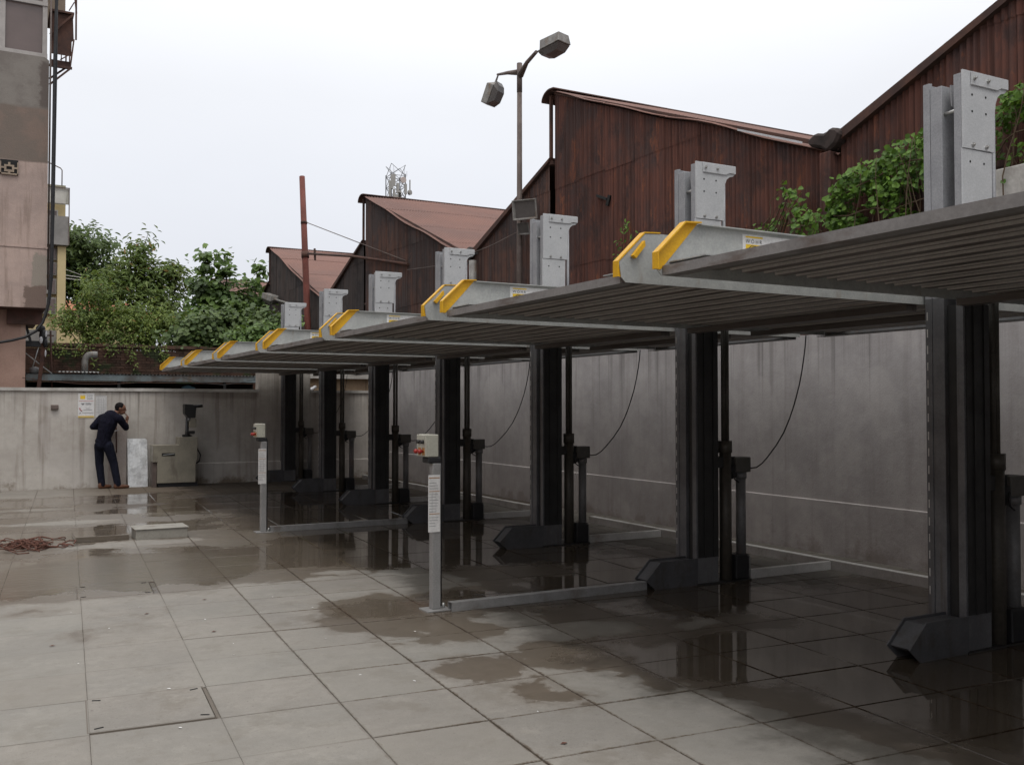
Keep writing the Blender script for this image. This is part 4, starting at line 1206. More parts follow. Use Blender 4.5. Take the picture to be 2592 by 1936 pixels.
# fallen scraps on the paving
db = MB()
for q in range(26):
    x, y = random.uniform(0.3, 3.0), random.uniform(3.2, 8.4)
    a = random.uniform(0, 6.28); L = random.uniform(0.006, 0.018)
    db.add([(x + L * math.cos(a), y + L * math.sin(a), 0.004), (x - 0.4 * L * math.sin(a), y + 0.4 * L * math.cos(a), 0.006),
            (x - L * math.cos(a), y - L * math.sin(a), 0.004), (x + 0.4 * L * math.sin(a), y - 0.4 * L * math.cos(a), 0.0045)], [(0, 1, 2, 3)])
sc = build('scraps', db, M['paper'], None)
tag(sc, 'pale paper scraps scattered over the near paving', 'litter', kind='stuff')
lf = MB()
for x, y in ((0.42, 7.15), (1.45, 7.05), (1.12, 7.9), (2.43, 3.93), (1.62, 8.25)):
    lf.add([(x - 0.02, y, 0.004), (x, y - 0.012, 0.009), (x + 0.022, y + 0.004, 0.005), (x, y + 0.013, 0.008)], [(0, 1, 2, 3)])
tag(build('dead_leaves', lf, M['rope'], None), 'few dead brown leaves scattered over the near paving', 'litter', kind='stuff')

# ================================================================== PERSON
def person():
    t = thing('person', (2.15, 20.2, 0), 'man in navy shirt and dark jeans bending forward by the far wall, looking right', 'person')
    Yc = 20.2
    def P(xz, yz, dy=0.0):
        return Vector((2.056 + (xz - 462) * 0.001156, Yc + dy, 0.016 + (1567 - yz) * 0.0012))
    J = dict(pel=P(450, 860), waist=P(455, 760), chest=P(520, 520), upper=P(560, 430), neck=P(630, 385, .02), head=P(712, 290, .02),
             shL=P(430, 440, .16), shR=P(690, 450, -.10), elL=P(295, 585, .14), elR=P(800, 600, .0), haL=P(560, 610, .25), wrR=P(815, 490, .05),
             hipL=P(395, 885, .07), hipR=P(520, 885, -.05), knL=P(400, 1190, .10), knR=P(610, 1170, -.03),
             anL=P(440, 1500, .07), anR=P(670, 1490, -.09), toeL=P(570, 1550, .12), toeR=P(830, 1555, -.07), heL=P(410, 1545, .05), heR=P(640, 1545, -.10))
    def blob(parts, extra=0.0, voxel=0.011):
        mb = MB()
        for p in parts:
            if p[0] == 'b':
                mb.ball(p[1], p[2] + extra, 14, 10, p[3] if len(p) > 3 else (1, 1, 1), p[4] if len(p) > 4 else None)
            else:
                pts = p[1]; rs = [r + extra for r in p[2]]
                mb.tube(pts, rs, 12)
                mb.ball(pts[0], rs[0], 10, 7); mb.ball(pts[-1], rs[-1], 10, 7)
        return mb
    def soft(o, voxel, it=6, fac=0.5):
        r = o.modifiers.new('weld', 'REMESH'); r.mode = 'VOXEL'; r.voxel_size = voxel; r.use_smooth_shade = True
        s = o.modifiers.new('soften', 'SMOOTH'); s.iterations = it; s.factor = fac
    arms = [('t', [J['shL'], J['elL']], [.055, .045]), ('t', [J['elL'], J['haL']], [.043, .03]),
            ('t', [J['shR'], J['elR']], [.058, .047]), ('t', [J['elR'], J['wrR']], [.044, .030])]
    torso = [('t', [J['pel'], J['waist'], J['chest'], J['upper']], [.132, .130, .165, .140]), ('t', [J['shL'], J['upper'], J['shR']], [.070, .11, .075]),
             ('b', J['chest'], .17, (1.0, .75, 1.1))]
    legs = [('t', [J['hipL'], J['knL'], J['anL']], [.088, .062, .042]), ('t', [J['hipR'], J['knR'], J['anR']], [.092, .064, .043]), ('b', J['pel'], .145, (1.05, .85, .85))]
    # head: skull, jaw, nose, ears, brow; looks to the right and slightly down
    f = Vector((0.94, -0.16, -0.12)).normalized(); up = Vector((0.10, 0.0, 1)); up = (up - f * up.dot(f)).normalized(); sd = f.cross(up)
    rot = Matrix((f, sd, up)).transposed()
    H = J['head']
    head = [('b', H + up * .015, .088, (1.08, .86, 1.10), rot), ('b', H + f * .035 - up * .055, .060, (1.0, .85, 1.0), rot), ('t', [H - up * .03 - f * .03, J['neck']], [.055, .060]),
            ('t', [H + f * .088 + up * .015, H + f * .106 - up * .018], [.010, .015]), ('b', H + f * .085 - up * .075, .022, (1, 1.2, .8), rot),
            ('b', H + f * .082 + up * .028, .03, (.6, 1.5, .5), rot), ('b', H + f * .088 - up * .047, .018, (.7, 1.5, .6), rot),
            ('b', H - sd * .077 - f * .005, .026, (.6, .35, 1.1), rot), ('b', H + sd * .077 - f * .005, .026, (.6, .35, 1.1), rot)]
    # hands
    hands = []
    def hand(w, d, side, curl):
        d = d.normalized(); side = side.normalized(); nrm = d.cross(side)
        palm = w + d * .045
        hands.append(('t', [w, w + d * .025, w + d * .075], [.027, .030, .030]))
        for q in range(4):
            b0 = w + d * .085 + side * (q - 1.5) * .019
            L = (.030, .036, .033, .025)[q]
            b1 = b0 + (d + nrm * curl * .5).normalized() * L
            b2 = b1 + (d * .5 + nrm * curl).normalized() * L * .8
            b3 = b2 + (nrm * curl - d * .2).normalized() * L * .6
            hands.append(('t', [b0, b1, b2, b3], [.0095, .0088, .0082, .0072]))
        tb = w + d * .03 - side * .03
        hands.append(('t', [tb, tb - side * .02 + d * .028 + nrm * .01, tb - side * .018 + d * .06 + nrm * .022], [.012, .0105, .0085]))
    hand(J['wrR'], P(835, 410, .07) - J['wrR'], Vector((0.2, 1, 0)), 0.9)
    hand(J['haL'], Vector((0.7, 0.4, 0.1)), Vector((0, -0.3, 1)), 0.6)
    feet = [('t', [J['heL'], J['toeL']], [.034, .026]), ('t', [J['heR'], J['toeR']], [.034, .026])]
    slim = [(a[0], a[1], [r - .012 for r in a[2]]) if a[0] == 't' else (a[0], a[1], a[2] - .014, *a[3:]) for a in torso + legs]
    forearm = [('t', [J['shL'], J['elL']], [.045, .038]), ('t', [J['elL'], J['haL']], [.036, .026]), ('t', [J['shR'], J['elR']], [.046, .040]), ('t', [J['elR'], J['wrR']], [.037, .027])]
    body = build('body', blob(slim + forearm + head + hands + feet), M['skin'], t); soft(body, .0075, 4)
    mid = J['elR'].lerp(J['wrR'], .32)
    sleeve = [('t', [J['shL'], J['elL']], [.070, .056]), ('t', [J['elL'], J['elL'].lerp(J['haL'], .5)], [.055, .046]), ('t', [J['shR'], J['elR']], [.074, .058]), ('t', [J['elR'], mid], [.056, .048])]
    shirt = build('shirt', blob(torso + sleeve + [('t', [J['upper'], J['neck']], [.09, .068]), ('b', J['pel'] + Vector((0, 0, .06)), .142, (1.05, .85, .7))], .004), M['shirt'], t); soft(shirt, .011, 8)
    tr = [('t', [J['hipL'], J['knL'], J['anL'] - Vector((0, 0, .02))], [.094, .073, .060]), ('t', [J['hipR'], J['knR'], J['anR'] - Vector((0, 0, .02))], [.098, .075, .062]),
          ('b', J['pel'] - Vector((0, 0, .01)), .145, (1.06, .88, .85))]
    trousers = build('trousers', blob(tr, .004), M['jeans'], t); soft(trousers, .011, 6)
    for a, b in (('heL', 'toeL'), ('heR', 'toeR')):
        h, e = J[a].copy(), J[b].copy()
        h.z, e.z = .04, .036
        s = build('shoe', blob([('t', [h, h.lerp(e, .5), e], [.043, .046, .034]), ('t', [h + Vector((0, 0, .02)), h + Vector((.02, 0, .07))], [.042, .040])]), M['shoe'], t); soft(s, .009, 5)
    hair = [('b', H + up * .032 - f * .016, .091, (1.03, .92, 1.02), rot), ('b', H - f * .045 - up * .01, .066, (.8, 1.15, 1.0), rot)]
    hr = build('hair', blob(hair), M['hair'], t); soft(hr, .009, 4)
    bo = None
    for q in (-1, 1):
        e = H + f * .084 + sd * q * .032 + up * .012
        build('eye', MB().ball(e, .010, 8, 6), M['hole'], t)
    build('belt', blob([('b', J['waist'] - Vector((.005, 0, .055)), .140, (1.06, .90, .16))]), M['black'], t)
    # phone-sized light thing is held at the chin: a folded paper
    return t
person()

# ================================================================== LEFT: PINK BUILDING
def pink_mat():
    k = NT('old_pink_plaster')
    p = k.pos(); v = k.xyz(p)
    n = k.m('MULTIPLY', k.m('SUBTRACT', k.noise(p, 2.6, 6, 0.7), 0.5), 0.35)
    x = k.m('ADD', v[0], n); z = k.m('ADD', v[2], n)
    a = k.noise(p, 1.3, 6, 0.7)
    pink = k.mix(k.step(a, 0.35, 0.65), (0.43, 0.33, 0.288), (0.34, 0.265, 0.235))
    st = k.noise(k.scalev(p, (5, 5, 0.4)), 1.5, 5, 0.65)
    pink = k.mix(k.m('MULTIPLY', k.step(st, 0.48, 0.66), 0.6), pink, (0.22, 0.165, 0.135))
    grey = k.mix(k.step(a, 0.4, 0.6), (0.215, 0.195, 0.175), (0.17, 0.15, 0.135))
    brown = k.mix(k.step(a, 0.42, 0.6), (0.165, 0.135, 0.115), (0.20, 0.15, 0.125))
    zn = k.m('ADD', v[2], k.m('MULTIPLY', n, 0.25))
    col = k.mix(k.step(zn, 6.57, 6.62), pink, brown)
    col = k.mix(k.step(k.m('ADD', v[2], k.m('MULTIPLY', n, 0.5)), 7.68, 7.76), col, grey)
    # bare cement patches at the lower corner
    d1 = k.m('MINIMUM', k.m('SUBTRACT', x, 0.86), k.m('SUBTRACT', 4.72, z))
    d2 = k.m('MINIMUM', k.m('SUBTRACT', x, 0.70), k.m('SUBTRACT', 4.05, z))
    col = k.mix(k.step(d1, -0.02, 0.02), col, (0.27, 0.235, 0.20))
    col = k.mix(k.step(d2, -0.02, 0.02), col, (0.17, 0.125, 0.105))
    d3 = k.m('MINIMUM', k.m('SUBTRACT', x, 0.93), k.m('SUBTRACT', 8.7, z))
    col = k.mix(k.m('MULTIPLY', k.step(d3, -0.03, 0.05), k.step(v[2], 7.7, 7.8)), col, (0.12, 0.10, 0.09))
    fine = k.noise(p, 40, 4, 0.7)
    k.bsdf(col, 0.9, 0, k.bump(k.m('ADD', fine, k.noise(p, 6, 4, 0.7)), 0.35, 0.02), 0.2)
    return k.mat
M['pink'] = pink_mat()
M['pink_low'] = weathered('lower_pink_plaster', (0.42, 0.275, 0.22), (0.34, 0.22, 0.175), 1.5, 0.9, 0, 0.2, 40, c3=(0.46, 0.34, 0.27), streak=(4, 4, 0.1), sr=(0.5, 0.65))
M['frame_grey'] = plain('grey_window_frame', (0.40, 0.37, 0.35), 0.6)
M['soffit'] = weathered('red_brown_soffit', (0.12, 0.06, 0.05), (0.08, 0.05, 0.04), 3, 0.9)
bld = thing('pink_building', (-2, 22, 0), 'old pink and grey plastered building with overhanging upper floor at the left edge', 'building')
build('wall', MB().prism([(-15, 3.61), (1.11, 3.61), (1.11, 8.74), (1.03, 8.80), (-15, 8.78)], 'y', 22.0, 28), M['pink'], bld)
build('ledge', MB().box(-15, 1.125, 21.985, 21.9995, 4.83, 4.865), M['pink'], bld)
build('upper_wall', MB().box(-15, 1.03, 22.22, 28, 8.8, 12.5), M['glass'], bld)
wf = MB()
for x0, x1 in ((0.19, 0.30), (0.985, 1.075), (-1.6, -1.5), (-0.7, -0.6)):
    wf.box(x0, x1, 22.10, 22.2, 8.79, 12.5)
wf.box(-15, 1.08, 22.08, 22.098, 8.80, 8.90); wf.box(-15, 1.08, 22.08, 22.098, 9.90, 9.98)
w = build('window', wf, M['frame_grey'], bld)
for x0, x1 in ((0.302, 0.984), (-0.598, 0.188)):
    build('pane', MB().box(x0, x1, 22.15, 22.165, 8.9, 9.9), M['glass'], w)
    build('pane', MB().box(x0, x1, 22.15, 22.165, 9.98, 12.4), M['glass'], w)
# pierced ventilation block
vb = MB()
bx0, bx1, bz0, bz1 = 0.235, 0.565, 6.285, 6.59
vb.box(bx0, bx1, 21.978, 21.985, bz0, bz1)
vent = build('vent_block', vb, M['hole'], bld)
fr = MB()
def seg(a, b, c, d): fr.box(bx0 + a, bx0 + b, 21.955, 21.9775, bz0 + c, bz0 + d)
cream = weathered('cream_block', (0.34, 0.27, 0.20), (0.28, 0.22, 0.17), 5, 0.9)
seg(0, 0.02, 0, 0.26); seg(0.31, 0.33, 0, 0.26); seg(0, .33, 0, 0.03); seg(0.075, 0.255, 0.055, 0.10); seg(0.075, 0.115, 0.1005, 0.20); seg(0.215, 0.255, 0.1005, 0.20); seg(0.1155, 0.2145, 0.165, 0.20)
seg(0.145, 0.185, 0.0301, 0.0549); seg(0.0201, 0.0749, 0.12, 0.155); seg(0.2551, 0.3099, 0.12, 0.155); seg(0.145, 0.185, 0.2001, 0.25)
build('lattice', fr, cream, vent)
build('lower_wall', MB().box(-15, 0.755, 22.55, 28, -0.03, 3.61), M['pink_low'], bld)
build('soffit_beam', MB().box(0.40, 1.06, 22.42, 22.549, 3.30, 3.6095), M['soffit'], bld)
build('soffit', MB().box(-15, 1.09, 22.02, 22.54, 3.596, 3.609), M['soffit'], bld)
build('corner_pipe', MB().tube([(1.14, 22.1, 4.0), (1.14, 22.1, 12)], 0.02, 6), M['pole'], bld)
# rusty balcony cage up at the corner
cg = build('balcony', MB().box(1.13, 1.60, 22.35, 23.4, 9.93, 9.97).box(1.13, 1.57, 22.36, 22.40, 8.75, 8.80), M['rust_dark'], bld)
pn = MB()
pn.prism([(1.14, 9.92), (1.58, 9.92), (1.60, 9.4), (1.56, 9.36), (1.555, 9.05), (1.14, 9.05)], 'y', 22.42, 22.45)
pn.prism([(1.14, 8.92), (1.54, 8.92), (1.53, 8.76), (1.14, 8.76)], 'y', 22.42, 22.45)
build('balcony_panel', pn, M['rust_dark'], cg)
br = MB()
for a, b, w_ in (((1.60, 22.38, 10.4), (1.645, 22.38, 9.97), .03), ((1.63, 22.38, 12), (1.64, 22.38, 9.4), .035), ((1.6, 22.38, 9.4), (1.53, 22.38, 8.75), .03),
                 ((1.53, 22.38, 8.76), (1.14, 22.38, 8.36), .035), ((1.45, 22.5, 8.8), (1.14, 22.5, 8.52), .035), ((1.14, 22.36, 9.42), (1.58, 22.36, 9.92), .04),
                 ((1.45, 22.38, 9.05), (1.45, 22.38, 8.9), .03), ((1.36, 22.38, 9.05), (1.36, 22.38, 8.9), .02), ((1.52, 22.38, 9.05), (1.52, 22.38, 8.9), .025), ((1.34, 22.38, 8.92), (1.5, 22.38, 9.05), .02),
                 ((1.14, 22.38, 10.3), (1.64, 22.38, 10.32), .02), ((1.5, 22.38, 10.0), (1.6, 22.38, 10.2), .02)):
    br.bar(a, b, w_)
build('balcony_bar', br, M['rust_dark'], cg)
build('balcony_back', MB().box(1.13, 1.5, 23.5, 23.6, 9.98, 12), cream, cg)

added_shade_wing = build('added_shade_wing', MB().box(-15.5, -11.6, -9, 21.99, -0.03, 8.6), M['pink_low'], bld)  # unseen wing with windows, added to cut sky light from the left
for q in range(6):
    for zf in (1.2, 4.8):
        y = -6.5 + q * 4.6
        w = build('window', MB().box(-11.5995, -11.56, y, y + 1.5, zf, zf + 1.6), M['frame_grey'], bld)
        for a in (0, 1):
            build('pane', MB().box(-11.5595, -11.55, y + .08 + a * .71, y + .71 + a * .71, zf + .1, zf + 1.5), M['glass'], w)

# thick black cable hanging down the corner
pts = [(1.225, 21.8, 12.5), (1.222, 21.8, 10), (1.20, 21.8, 8.7), (1.195, 21.8, 7.3), (1.185, 21.8, 5.7), (1.18, 21.8, 4.6), (1.17, 21.8, 4.1), (1.13, 21.8, 3.65),
       (1.04, 21.8, 3.30), (0.92, 21.8, 3.12), (0.72, 21.8, 2.99), (0.5, 21.8, 2.92), (0.27, 21.8, 2.87), (-0.5, 21.8, 2.8)]
solo('cable', MB().tube(pts, 0.028, 8), M['black'], 'thick black cable hanging down the pink building corner and bending left', 'cable', origin=(1.2, 21.8, 3))
pts = [(1.245, 21.82, 12.5), (1.24, 21.82, 8.5), (1.225, 21.82, 6), (1.205, 21.82, 4.2), (1.16, 21.82, 3.7), (1.09, 21.82, 3.4)]
solo('cable', MB().tube(pts, 0.016, 6), M['black'], 'thinner dark cable running beside the thick black cable', 'cable', origin=(1.2, 21.8, 3.4))

# posts and clutter behind the far wall, left
t = thing('service_post', (1.05, 22.9, 2.0), 'leaning rusty post with dark bundle and white wrapping beside the pink building', 'post')
build('post', MB().bar((1.02, 22.9, 1.9), (1.13, 22.9, 3.1), 0.075), M['rust_dark'], t)
build('bundle', MB().ball((1.10, 22.86, 3.10), 0.10, 10, 8, (.8, .8, 1.5)).ball((1.05, 22.86, 3.25), 0.08, 8, 6, (1.2, .8, 1)).ball((1.14, 22.84, 2.95), 0.07, 8, 6, (.7, .8, 1.6)), M['black'], t)
for c_, r_, q_ in (((1.055, 22.78, 3.0), 0.05, (.8, .4, 1.5)), ((1.15, 22.78, 3.13), 0.035, (.7, .4, 2.0)), ((1.145, 22.8, 2.72), 0.03, (.6, .5, 2.6))):
    build('wrapping', MB().ball(c_, r_, 7, 5, q_), M['white_tape'], t)
build('bracket_arm', MB().box(0.77, 1.05, 22.8, 22.9, 2.86, 2.98).bar((0.77, 22.8, 3.3), (0.86, 22.8, 2.95), .05), M['black'], t)
t = thing('cross_post', (1.26, 23.3, 2.0), 'thin rusty post with a short cross arm standing behind the low shed roof edge', 'post')
build('post', MB().tube([(1.31, 23.3, 1.9), (1.28, 23.3, 2.7), (1.265, 23.3, 3.24)], 0.022, 6), M['rust_dark'], t)
build('cross_arm', MB().bar((1.19, 23.3, 3.14), (1.33, 23.3, 3.13), 0.03), M['rust_dark'], t)
solo('metal_rod', MB().tube([(0.77, 22.95, 2.72), (1.30, 22.95, 2.28)], 0.012, 6), M['galv'], 'thin grey rod slanting down to the right beside the pink wall', 'rod')
solo('metal_rod', MB().tube([(1.04, 22.85, 2.95), (0.90, 22.85, 2.40)], 0.012, 6), M['galv'], 'thin grey rod slanting down from the dark bundle', 'rod')
solo('cooking_pot', MB().tube([(0.95, 23.1, 2.27), (0.95, 23.1, 2.38), (0.95, 23.1, 2.42), (0.95, 23.1, 2.44)], [0.085, 0.10, 0.095, 0.03], 12), M['galv_dull'],
     'round metal pot standing on the low shed roof', 'pot', origin=(0.95, 23.1, 2.27))

# ================================================================== LOW SHED behind the far wall
M['blue_old'] = weathered('old_blue_green_sheet', (0.16, 0.20, 0.21), (0.09, 0.085, 0.08), 2, 0.8, 0, 0.1, 40, c3=(0.10, 0.07, 0.05), streak=(3, 3, 1))
t = thing('low_shed', (3, 23, 0), 'dark low shed with blue-green roof edge behind the far wall', 'shed')
ys_ = 22.9
vs = []; xs = np.arange(0.75, 6.4, 0.019)
for y, z in ((ys_, 2.30), (26.5, 2.22)):
    vs += [(x, y, z + 0.012 * math.sin(2 * PI * x / 0.076)) for x in xs]
W = len(xs)
r_ = build('roof', MB().add(vs, [(i, i + 1, W + i + 1, W + i) for i in range(W - 1)], True), M['blue_old'], t)
vs = []
for y, z in ((ys_ - 0.05, 2.335), (23.6, 2.365)):
    vs += [(x, y, z + 0.012 * math.sin(2 * PI * x / 0.076)) for x in xs if 1.38 < x < 2.22]
W2 = len(vs) // 2
build('roof_patch_sheet', MB().add(vs, [(i, i + 1, W2 + i + 1, W2 + i) for i in range(W2 - 1)], True), M['galv'], t)
build('fascia', MB().box(0.78, 6.3, ys_ + 0.02, ys_ + 0.05, 2.15, 2.285), M['blue_old'], t)
build('back_wall', MB().box(0.78, 6.4, 26.3, 26.4, 0, 2.19), M['dark_gap'], t)
build('side_wall', MB().box(0.76, 0.80, 23.0, 26.3, 0, 2.19), M['dark_gap'], t)
for x in (2.6, 4.9):
    build('prop', MB().box(x, x + 0.06, ys_ + 0.06, ys_ + 0.12, 0, 2.15), M['dark_gap'], t)
solo('crate', MB().prism([(4.05, 1.92), (4.32, 1.92), (4.33, 2.03), (4.25, 2.05), (4.18, 2.09), (4.05, 2.05)], 'y', 23.3, 23.5), M['plastic_blue'], 'pale blue plastic bundle showing above the far wall coping', 'bundle', bevel=0.01)
pts = [(0.70, 22.5, 2.19), (1.2, 22.5, 2.12), (1.8, 22.5, 2.07), (2.4, 22.5, 2.07), (3.1, 22.5, 2.12), (3.6, 22.5, 2.18), (3.9, 22.5, 2.24)]
solo('wire', MB().tube(pts, 0.006, 5), M['rust_dark'], 'thin sagging wire just above the coping of the far wall, left part', 'wire', 'sagging wires over the far wall')
pts = [(3.9, 22.5, 2.24), (4.3, 22.5, 2.12), (4.8, 22.5, 2.08), (5.2, 22.5, 2.14), (5.6, 22.5, 2.22)]
solo('wire', MB().tube(pts, 0.006, 5), M['black'], 'thin sagging wire above the coping near the raised wall part', 'wire', 'sagging wires over the far wall')
# curved vent pipe
solo('vent_pipe', MB().tube([(2.0, 23.8, 2.3), (2.0, 23.8, 2.62), (2.02, 23.8, 2.70), (2.07, 23.8, 2.755), (2.14, 23.8, 2.77), (2.26, 23.8, 2.77)], 0.068, 12), M['lamp'],
     'grey bent vent pipe standing on the low shed roof', 'pipe', origin=(2.0, 23.8, 2.3))
# tan building seen through the gap beside the side wall
t = thing('tan_outbuilding', (7.2, 22, 0), 'stained tan plastered wall of an outbuilding seen over the lowered far wall', 'building')
build('wall', MB().box(6.2, 8.3, 22.0, 22.2, 0, 2.24), M['tan_wall'], t)
build('eave', MB().box(6.0, 8.35, 21.85, 22.3, 2.2405, 2.36), M['concrete'], t)
solo('white_pipe', MB().tube([(6.55, 21.6, 1.96), (6.72, 21.75, 2.04)], 0.04, 10), M['white_tape'], 'short white pipe end slanting above the lowered wall part', 'pipe')

# mossy brick wall behind the low shed
M['brick'] = weathered('dark_mossy_brick', (0.095, 0.05, 0.035), (0.06, 0.038, 0.028), 2.2, 0.95, 0, 0.4, 25, c3=(0.035, 0.045, 0.02), streak=(1.5, 1.5, 1.5), sr=(0.5, 0.62), vary=0.3)
bw = thing('brick_wall', (3.5, 30, 0), 'dark mossy brick wall overhung by branches behind the low shed', 'wall')
build('wall_core', MB().box(0.4, 8.2, 30.02, 30.2, 0, 3.20), M['brick'], bw)
bk_me = bpy.data.meshes.new('brick')
_b = MB().box(-0.112, 0.112, 0, 0.03, 0, 0.068)
bk_me.from_pydata(_b.v, [], _b.f); bk_me.update(); bk_me.materials.append(M['brick'])
rest = MB(); cnt = 0
for r in range(11):
    for c in range(24):
        x = 1.0 + c * 0.235 + (0.117 if r % 2 else 0); z = 2.45 + r * 0.078
        dz = random.uniform(-0.012, 0.006)
        o = bpy.data.objects.new('brick', bk_me); COL.objects.link(o); o.parent = bw
        o.location = Vector((x, 29.988 + dz, z)) - bw.location
cp = MB(); rough_strip(cp, 0.4, 8.2, 29.95, 30.25, 3.302, 3.37, 34, 0.02)
build('coping', cp, M['brick'], bw)

# ================================================================== YELLOW BUILDING far left
M['cream_y'] = weathered('cream_yellow_paint', (0.58, 0.47, 0.26), (0.52, 0.42, 0.23), 1, 0.85, c3=(0.40, 0.33, 0.2), streak=(3, 3, 0.2))
M['greyp'] = weathered('grey_panel', (0.27, 0.255, 0.24), (0.20, 0.19, 0.18), 1.5, 0.8)
M['whitep'] = weathered('whitish_panel', (0.55, 0.53, 0.48), (0.46, 0.44, 0.40), 1.5, 0.8, c3=(0.2, 0.2, 0.16), streak=(4, 4, 0.5))
yb_ = thing('yellow_building', (1, 45, 0), 'cream yellow apartment block far behind the pink building', 'building')
build('wall', MB().box(-3, 2.99, 45.4, 54, 0, 10.2), M['cream_y'], yb_)
build('corner_pier', MB().box(2.68, 3.0, 45.0, 45.4, 0, 8.38), M['cream_y'], yb_)
build('balcony', MB().box(0.5, 3.07, 44.8, 45.4, 8.40, 9.62), M['greyp'], yb_)
build('balcony', MB().box(0.5, 2.67, 45.1, 45.4, 4.2, 4.8), M['greyp'], yb_)
for z0, z1 in ((5.5, 6.2), (6.35, 7.0), (7.15, 7.7), (7.8, 8.3)):
    w = build('window', MB().box(1.8, 2.66, 45.2, 45.24, z0, z1), M['greyp'], yb_)
    build('pane', MB().box(2.36, 2.6, 45.18, 45.199, z0 + 0.06, z1 - 0.06), M['glass'], w)
w = build('window', MB().box(2.3, 2.70, 45.3, 45.39, 9.63, 9.95), M['whitep'], yb_)
build('pane', MB().box(2.35, 2.64, 45.28, 45.299, 9.66, 9.9), M['glass'], w)
pf = build('parapet', MB().box(0.5, 3.09, 44.85, 45.0, 10.16, 10.80), M['whitep'], yb_)
build('rail', MB().bar((2.3, 44.8, 10.82), (3.1, 44.8, 10.82), 0.04).bar((3.09, 44.8, 10.84), (3.09, 44.8, 8.4), 0.04), M['pole'], pf)
build('water_tank', MB().box(1.5, 3.0, 45.5, 47, 10.2, 11.07), weathered('mossy_tank', (0.25, 0.25, 0.17), (0.33, 0.30, 0.22), 1, 0.9), yb_)
build('pipe', MB().tube([(2.84, 45.4, 11.05), (2.84, 45.4, 11.7), (2.78, 45.4, 11.78), (2.2, 45.4, 12.02)], 0.025, 6), M['pole'], yb_)
build('drying_rail', MB().bar((3.0, 45.0, 7.15), (3.6, 45.0, 7.1), 0.03).bar((3.0, 45.0, 7.02), (3.6, 45.0, 6.98), 0.03).bar((3.0, 45, 7.4), (3.6, 45, 7.2), 0.02), M['whitep'], yb_)
# orange roofed house between the trees
t = thing('orange_roof_house', (4.6, 62, 0), 'small house with orange roof showing between tree trunks', 'house')
build('wall', MB().box(3.9, 8, 62, 66, 0, 7.3), M['cream_y'], t)
build('roof', MB().prism([(61.6, 7.2), (64, 8.0), (66.4, 7.2)], 'x', 3.6, 8.2), weathered('orange_roof', (0.42, 0.15, 0.08), (0.33, 0.12, 0.07), 1, 0.85), t)

# ================================================================== VEGETATION
def leaves(points, normals, size, shape='oval', fold=0.25, jitter=0.35):
    """numpy leaf cloud: each leaf is two triangles folded along the midrib (own island)"""
    n = len(points)
    P = np.asarray(points, float)
    N = np.asarray(normals, float) + rng.normal(0, jitter, (n, 3))
    N /= np.linalg.norm(N, axis=1)[:, None] + 1e-9
    D = rng.normal(0, 1, (n, 3)); D[:, 2] -= 0.7
    D -= N * np.sum(D * N, axis=1)[:, None]
    D /= np.linalg.norm(D, axis=1)[:, None] + 1e-9
    S = np.cross(N, D)
    L = size * rng.uniform(0.65, 1.3, n)[:, None]
    wd = {'oval': 0.42, 'heart': 0.85, 'long': 0.28}[shape]
    a = P - D * L * 0.5; b = P + D * L * 0.5
    up = N * L * fold * 0.3
    c1, c2, w1, w2 = {'oval': (-.18, .16, .92, .80), 'heart': (-.34, .05, .95, .85), 'long': (-.2, .15, .95, .8)}[shape]
    l1 = P + S * L * wd * 0.5 * w1 + D * L * c1 + up
    l2 = P + S * L * wd * 0.5 * w2 + D * L * c2 + up
    r1 = P - S * L * wd * 0.5 * w1 + D * L * c1 + up
    r2 = P - S * L * wd * 0.5 * w2 + D * L * c2 + up
    b = b - N * L * 0.12
    V = np.stack([a, l1, l2, b, r2, r1], axis=1).reshape(-1, 3)
    o6 = np.arange(n)[:, None] * 6
    F = np.concatenate([o6 + np.array([[0, 1, 2, 3]]), o6 + np.array([[0, 3, 4, 5]])], axis=1).reshape(-1, 4)
    return V, F
def cloud_mesh(name, V, F, mat, parent):
    o0 = worldloc(parent) if parent is not None else Vector()
    me = bpy.data.meshes.new(name)
    V = V - np.array(o0)
    nf = len(F)
    me.vertices.add(len(V)); me.vertices.foreach_set('co', V.astype(np.float32).ravel())
    me.loops.add(nf * 4); me.loops.foreach_set('vertex_index', F.astype(np.int32).ravel())
    me.polygons.add(nf)
    me.polygons.foreach_set('loop_start', (np.arange(nf) * 4).astype(np.int32))
    me.polygons.foreach_set('loop_total', np.full(nf, 4, np.int32))
    me.update(calc_edges=True)
    me.materials.append(mat)
    o = bpy.data.objects.new(name, me)
    COL.objects.link(o)
    if parent is not None: o.parent = parent
    return o
